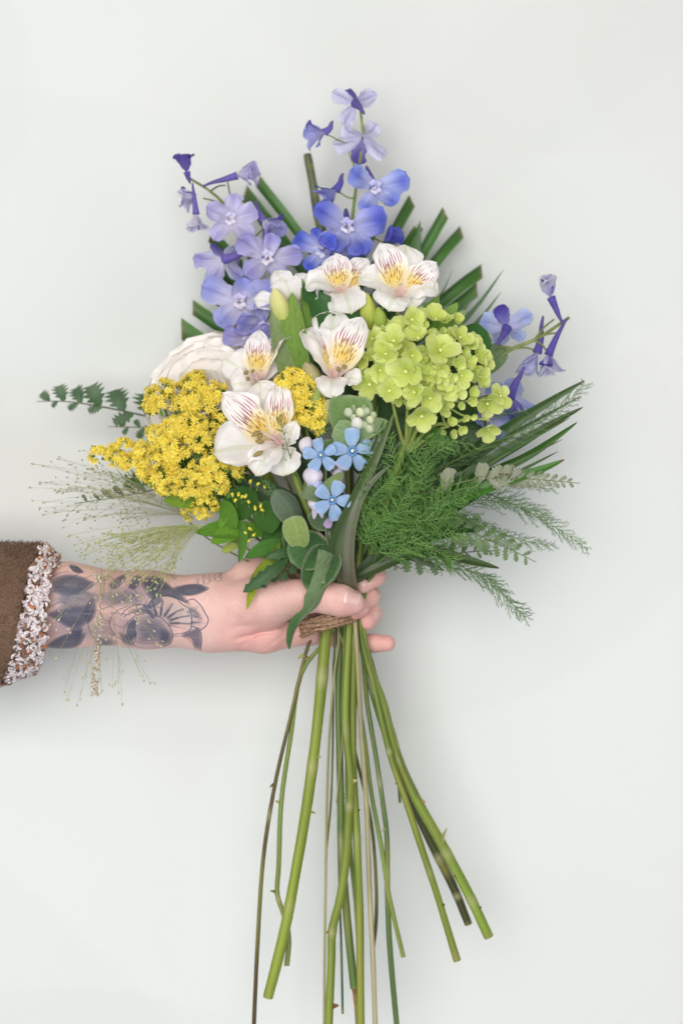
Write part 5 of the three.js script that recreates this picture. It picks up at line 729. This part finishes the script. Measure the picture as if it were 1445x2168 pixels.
// fountain grass
{
  const t = thing('panic_grass', 'airy panic grass with hair fine seed heads drooping over the forearm', 'ornamental grass', [715, 1285, 0]);
  stem(t, [[424, 1114, 60], [520, 1160, 40], [620, 1220, 20], [700, 1285, 4], [718, 1340, 4], [730, 1380, 6], [724, 1560, 4], [712, 1700, 0]], 2.2, 2, '#8a9a4c', '#a9a070');
  stem(t, [[385, 1090, 20], [440, 1140, 20], [600, 1230, 6], [706, 1300, 2]], 1.6, 1.6, '#7a8a48', '#8a9050', [], 'stem', 20);
  const s = new Soup(), g0 = C('#b0be78'), g1 = C('#c3c98e'), tips = [];
  for (let k = 0; k < 95; k++) { const a = rnd(), L = Math.pow(rnd(), 0.7); tips.push([lerp(395, lerp(140, 330, a), L), lerp(1118, lerp(1130, 1290, a * 0.75 + 0.25 * rnd()), L), rr(60, 120)]); }
  panicle(s, [426, 1112, 62], tips, g0, g1, { side: 4, seed: C('#b9ae78') });
  const t2 = []; for (let k = 0; k < 30; k++) { const a = rnd(); t2.push([lerp(90, 380, Math.pow(rnd(), 0.8)), rr(1300, 1500) - (a > 0.6 ? 120 : 0), rr(100, 130)]); }
  panicle(s, [225, 1212, 112], t2, C('#a8a872'), C('#c9c09a'), { side: 2, seed: C('#d8cfae'), lift: 0.3 });
  put(t, 'seed_head', s.build(), mNeedle, { kind: 'stuff' });
  const s2 = new Soup(), t3 = []; for (let k = 0; k < 46; k++) { const a = rnd(); t3.push([lerp(55, 300, Math.pow(rnd(), 0.9)), lerp(950, 1110, a) + rr(-8, 8), rr(-20, 40)]); }
  panicle(s2, [395, 1092, 24], t3, C('#a9b288'), C('#b8b48c'), { side: 3, seed: C('#a09876') }); panicle(s2, [330, 1050, 20], t3.slice(0, 22), C('#a9b288'), C('#b8b48c'), { side: 2, seed: C('#a09876') });
  put(t, 'seed_head', s2.build(), mNeedle, { kind: 'stuff' });
  const s3 = new Soup(); for (let k = 0; k < 110; k++) { const v = k < 16 ? rr(0, 0.07) : 0.1 + 0.9 * Math.pow(rnd(), 0.5), x = 207 + 6 * Math.sin(v * 5) + rr(-6, 6) * (k < 16 || v > 0.75 ? 1.3 : 0.8), y = lerp(1212, 1474, v); s3.bead(V(x, y, 112 + rr(-8, 8)), V3(rr(-0.6, 0.6), -1, rr(-0.4, 0.4)), px(rr(6, 11)), px(rr(1.8, 3)), mixc(C('#9f8c74'), C('#cdbfa8'), rnd()), C('#d8ccb8')); } s3.spike(V(215, 1200, 110), V(207, 1474, 112), px(1), C('#b0a480'));
  put(t, 'seed_spike', s3.build(), mPlain, { kind: 'stuff', label: 'beige hanging seed spike in front of the forearm' });
}
// stubs and scars where leaves were stripped from the stems
{
  const by = (n) => scene.children.filter((o) => o.name.startsWith(n));
  const stub = (t, y, side, len, w, c) => {
    const [cv, r0, r1] = stemLine.get(t), yy = V(722, y, 0).y; let best = 0; for (let k = 1; k <= 400; k++) if (Math.abs(cv.getPoint(k / 400).y - yy) < Math.abs(cv.getPoint(best).y - yy)) best = k / 400;
    const p = cv.getPoint(best), r = px(lerp(r0, r1, best)), b = p.clone().add(V3(side * r * 0.8, 0, r * 0.5)), e = b.clone().add(V3(side * px(len), px(len * rr(-0.9, 0.7)), px(3)));
    put(t, 'leaf_stub', sheet([b, b.clone().lerp(e, 0.5).add(V3(0, px(1.5), px(2))), e], (v) => px(w) * (1 - 0.75 * v), { nu: 4, nv: 5, cup: 0.7, n: V3(0.2, 0.4, 1).normalize(), col: (u, v) => mixc(C(c), C('#8a7a4a'), v * 0.6) }), mPlain);
  };
  const leather = by('leatherleaf_fern')[0], ran = by('ranunculus')[0], hyd = by('hydrangea')[0], gold = by('goldenrod')[0], al = by('alstroemeria'), del = by('delphinium'), asp = by('asparagus_fern')[0], palm = by('palm_leaf')[0];
  for (const [t, y, s, l, w, c] of [[leather, 1388, -1, 12, 5, '#b0a86a'], [leather, 1392, 1, 11, 3, '#6f6a38'], [leather, 1660, -1, 7, 4, '#6a5a28'], [ran, 1600, 1, 7, 4, '#a9b060'], [ran, 1712, 1, 11, 4, '#8a9440'], [gold, 1700, -1, 8, 4, '#a9a860'], [gold, 1890, -1, 10, 4, '#6f6a40'], [gold, 1934, 1, 16, 5, '#5c5a30'], [hyd, 1700, 1, 8, 5, '#b58a60'], [hyd, 1862, -1, 4, 5, '#3c3418'], [hyd, 1930, 1, 5, 4, '#7a6a38'], [palm, 1665, -1, 12, 5, '#7a5a40'], [al[0], 2122, 1, 12, 7, '#6a4426'], [al[0], 1968, -1, 8, 4, '#8a9040'], [al[0], 1650, 1, 8, 5, '#c0c080'], [al[1], 1714, 1, 4, 4, '#5a3a20'], [del[1], 1684, 1, 4, 5, '#a9a890'], [del[2], 1764, -1, 5, 6, '#b9ac88'], [asp, 1918, 1, 3, 4, '#3c3418']]) stub(t, y, s, l, w, c);
}
// twine round the stems
{
  const t = thing('twine', 'brown jute twine wound round the stems below the thumb', 'twine', [700, 1310, 0]);
  for (let k = 0; k < 8; k++) {
    const pts = []; for (let j = 0; j <= 24; j++) { const a = j / 24 * 6.2832 + k, x = 695 + Math.cos(a) * (52 + (k % 4) * 2 + rr(-2, 2)), z = 16 + Math.sin(a) * (44 + (k % 3) * 2); pts.push([x, 1302 + k * 4 - (x - 695) * (0.26 + 0.1 * Math.sin(k * 2.3)) - Math.abs(x - 695) * 0.1 * (k % 2) + rr(-1.6, 1.6), z]); }
    put(t, 'strand', tube(pts.map(P), (v) => px(3.6 + 1.1 * Math.sin(v * 160)), { seg: 120, rs: 6, col: (v, u) => mulc(mixc(C('#80624c'), C('#ab8d70'), noise2(v * 60 + u * 4, k * 3.3)), 0.8 + 0.4 * noise2(u * 5, v * 90)), cap: false }), mPlain);
  }
  const f = new Soup(); for (let k = 0; k < 260; k++) { const a = rr(0, 3.14), x = 695 + Math.cos(a) * 54, z = 16 + Math.sin(a) * 47, y = 1300 + rr(0, 38) - (x - 695) * 0.26; f.spike(V(x, y, z), V(x + rr(-9, 9), y + rr(-9, 9), z + rr(0, 7)), px(0.6), C('#a98e70')); } put(t, 'fibres', f.build(), mPlain, { kind: 'stuff' });
}
renderer.render(scene, camera);
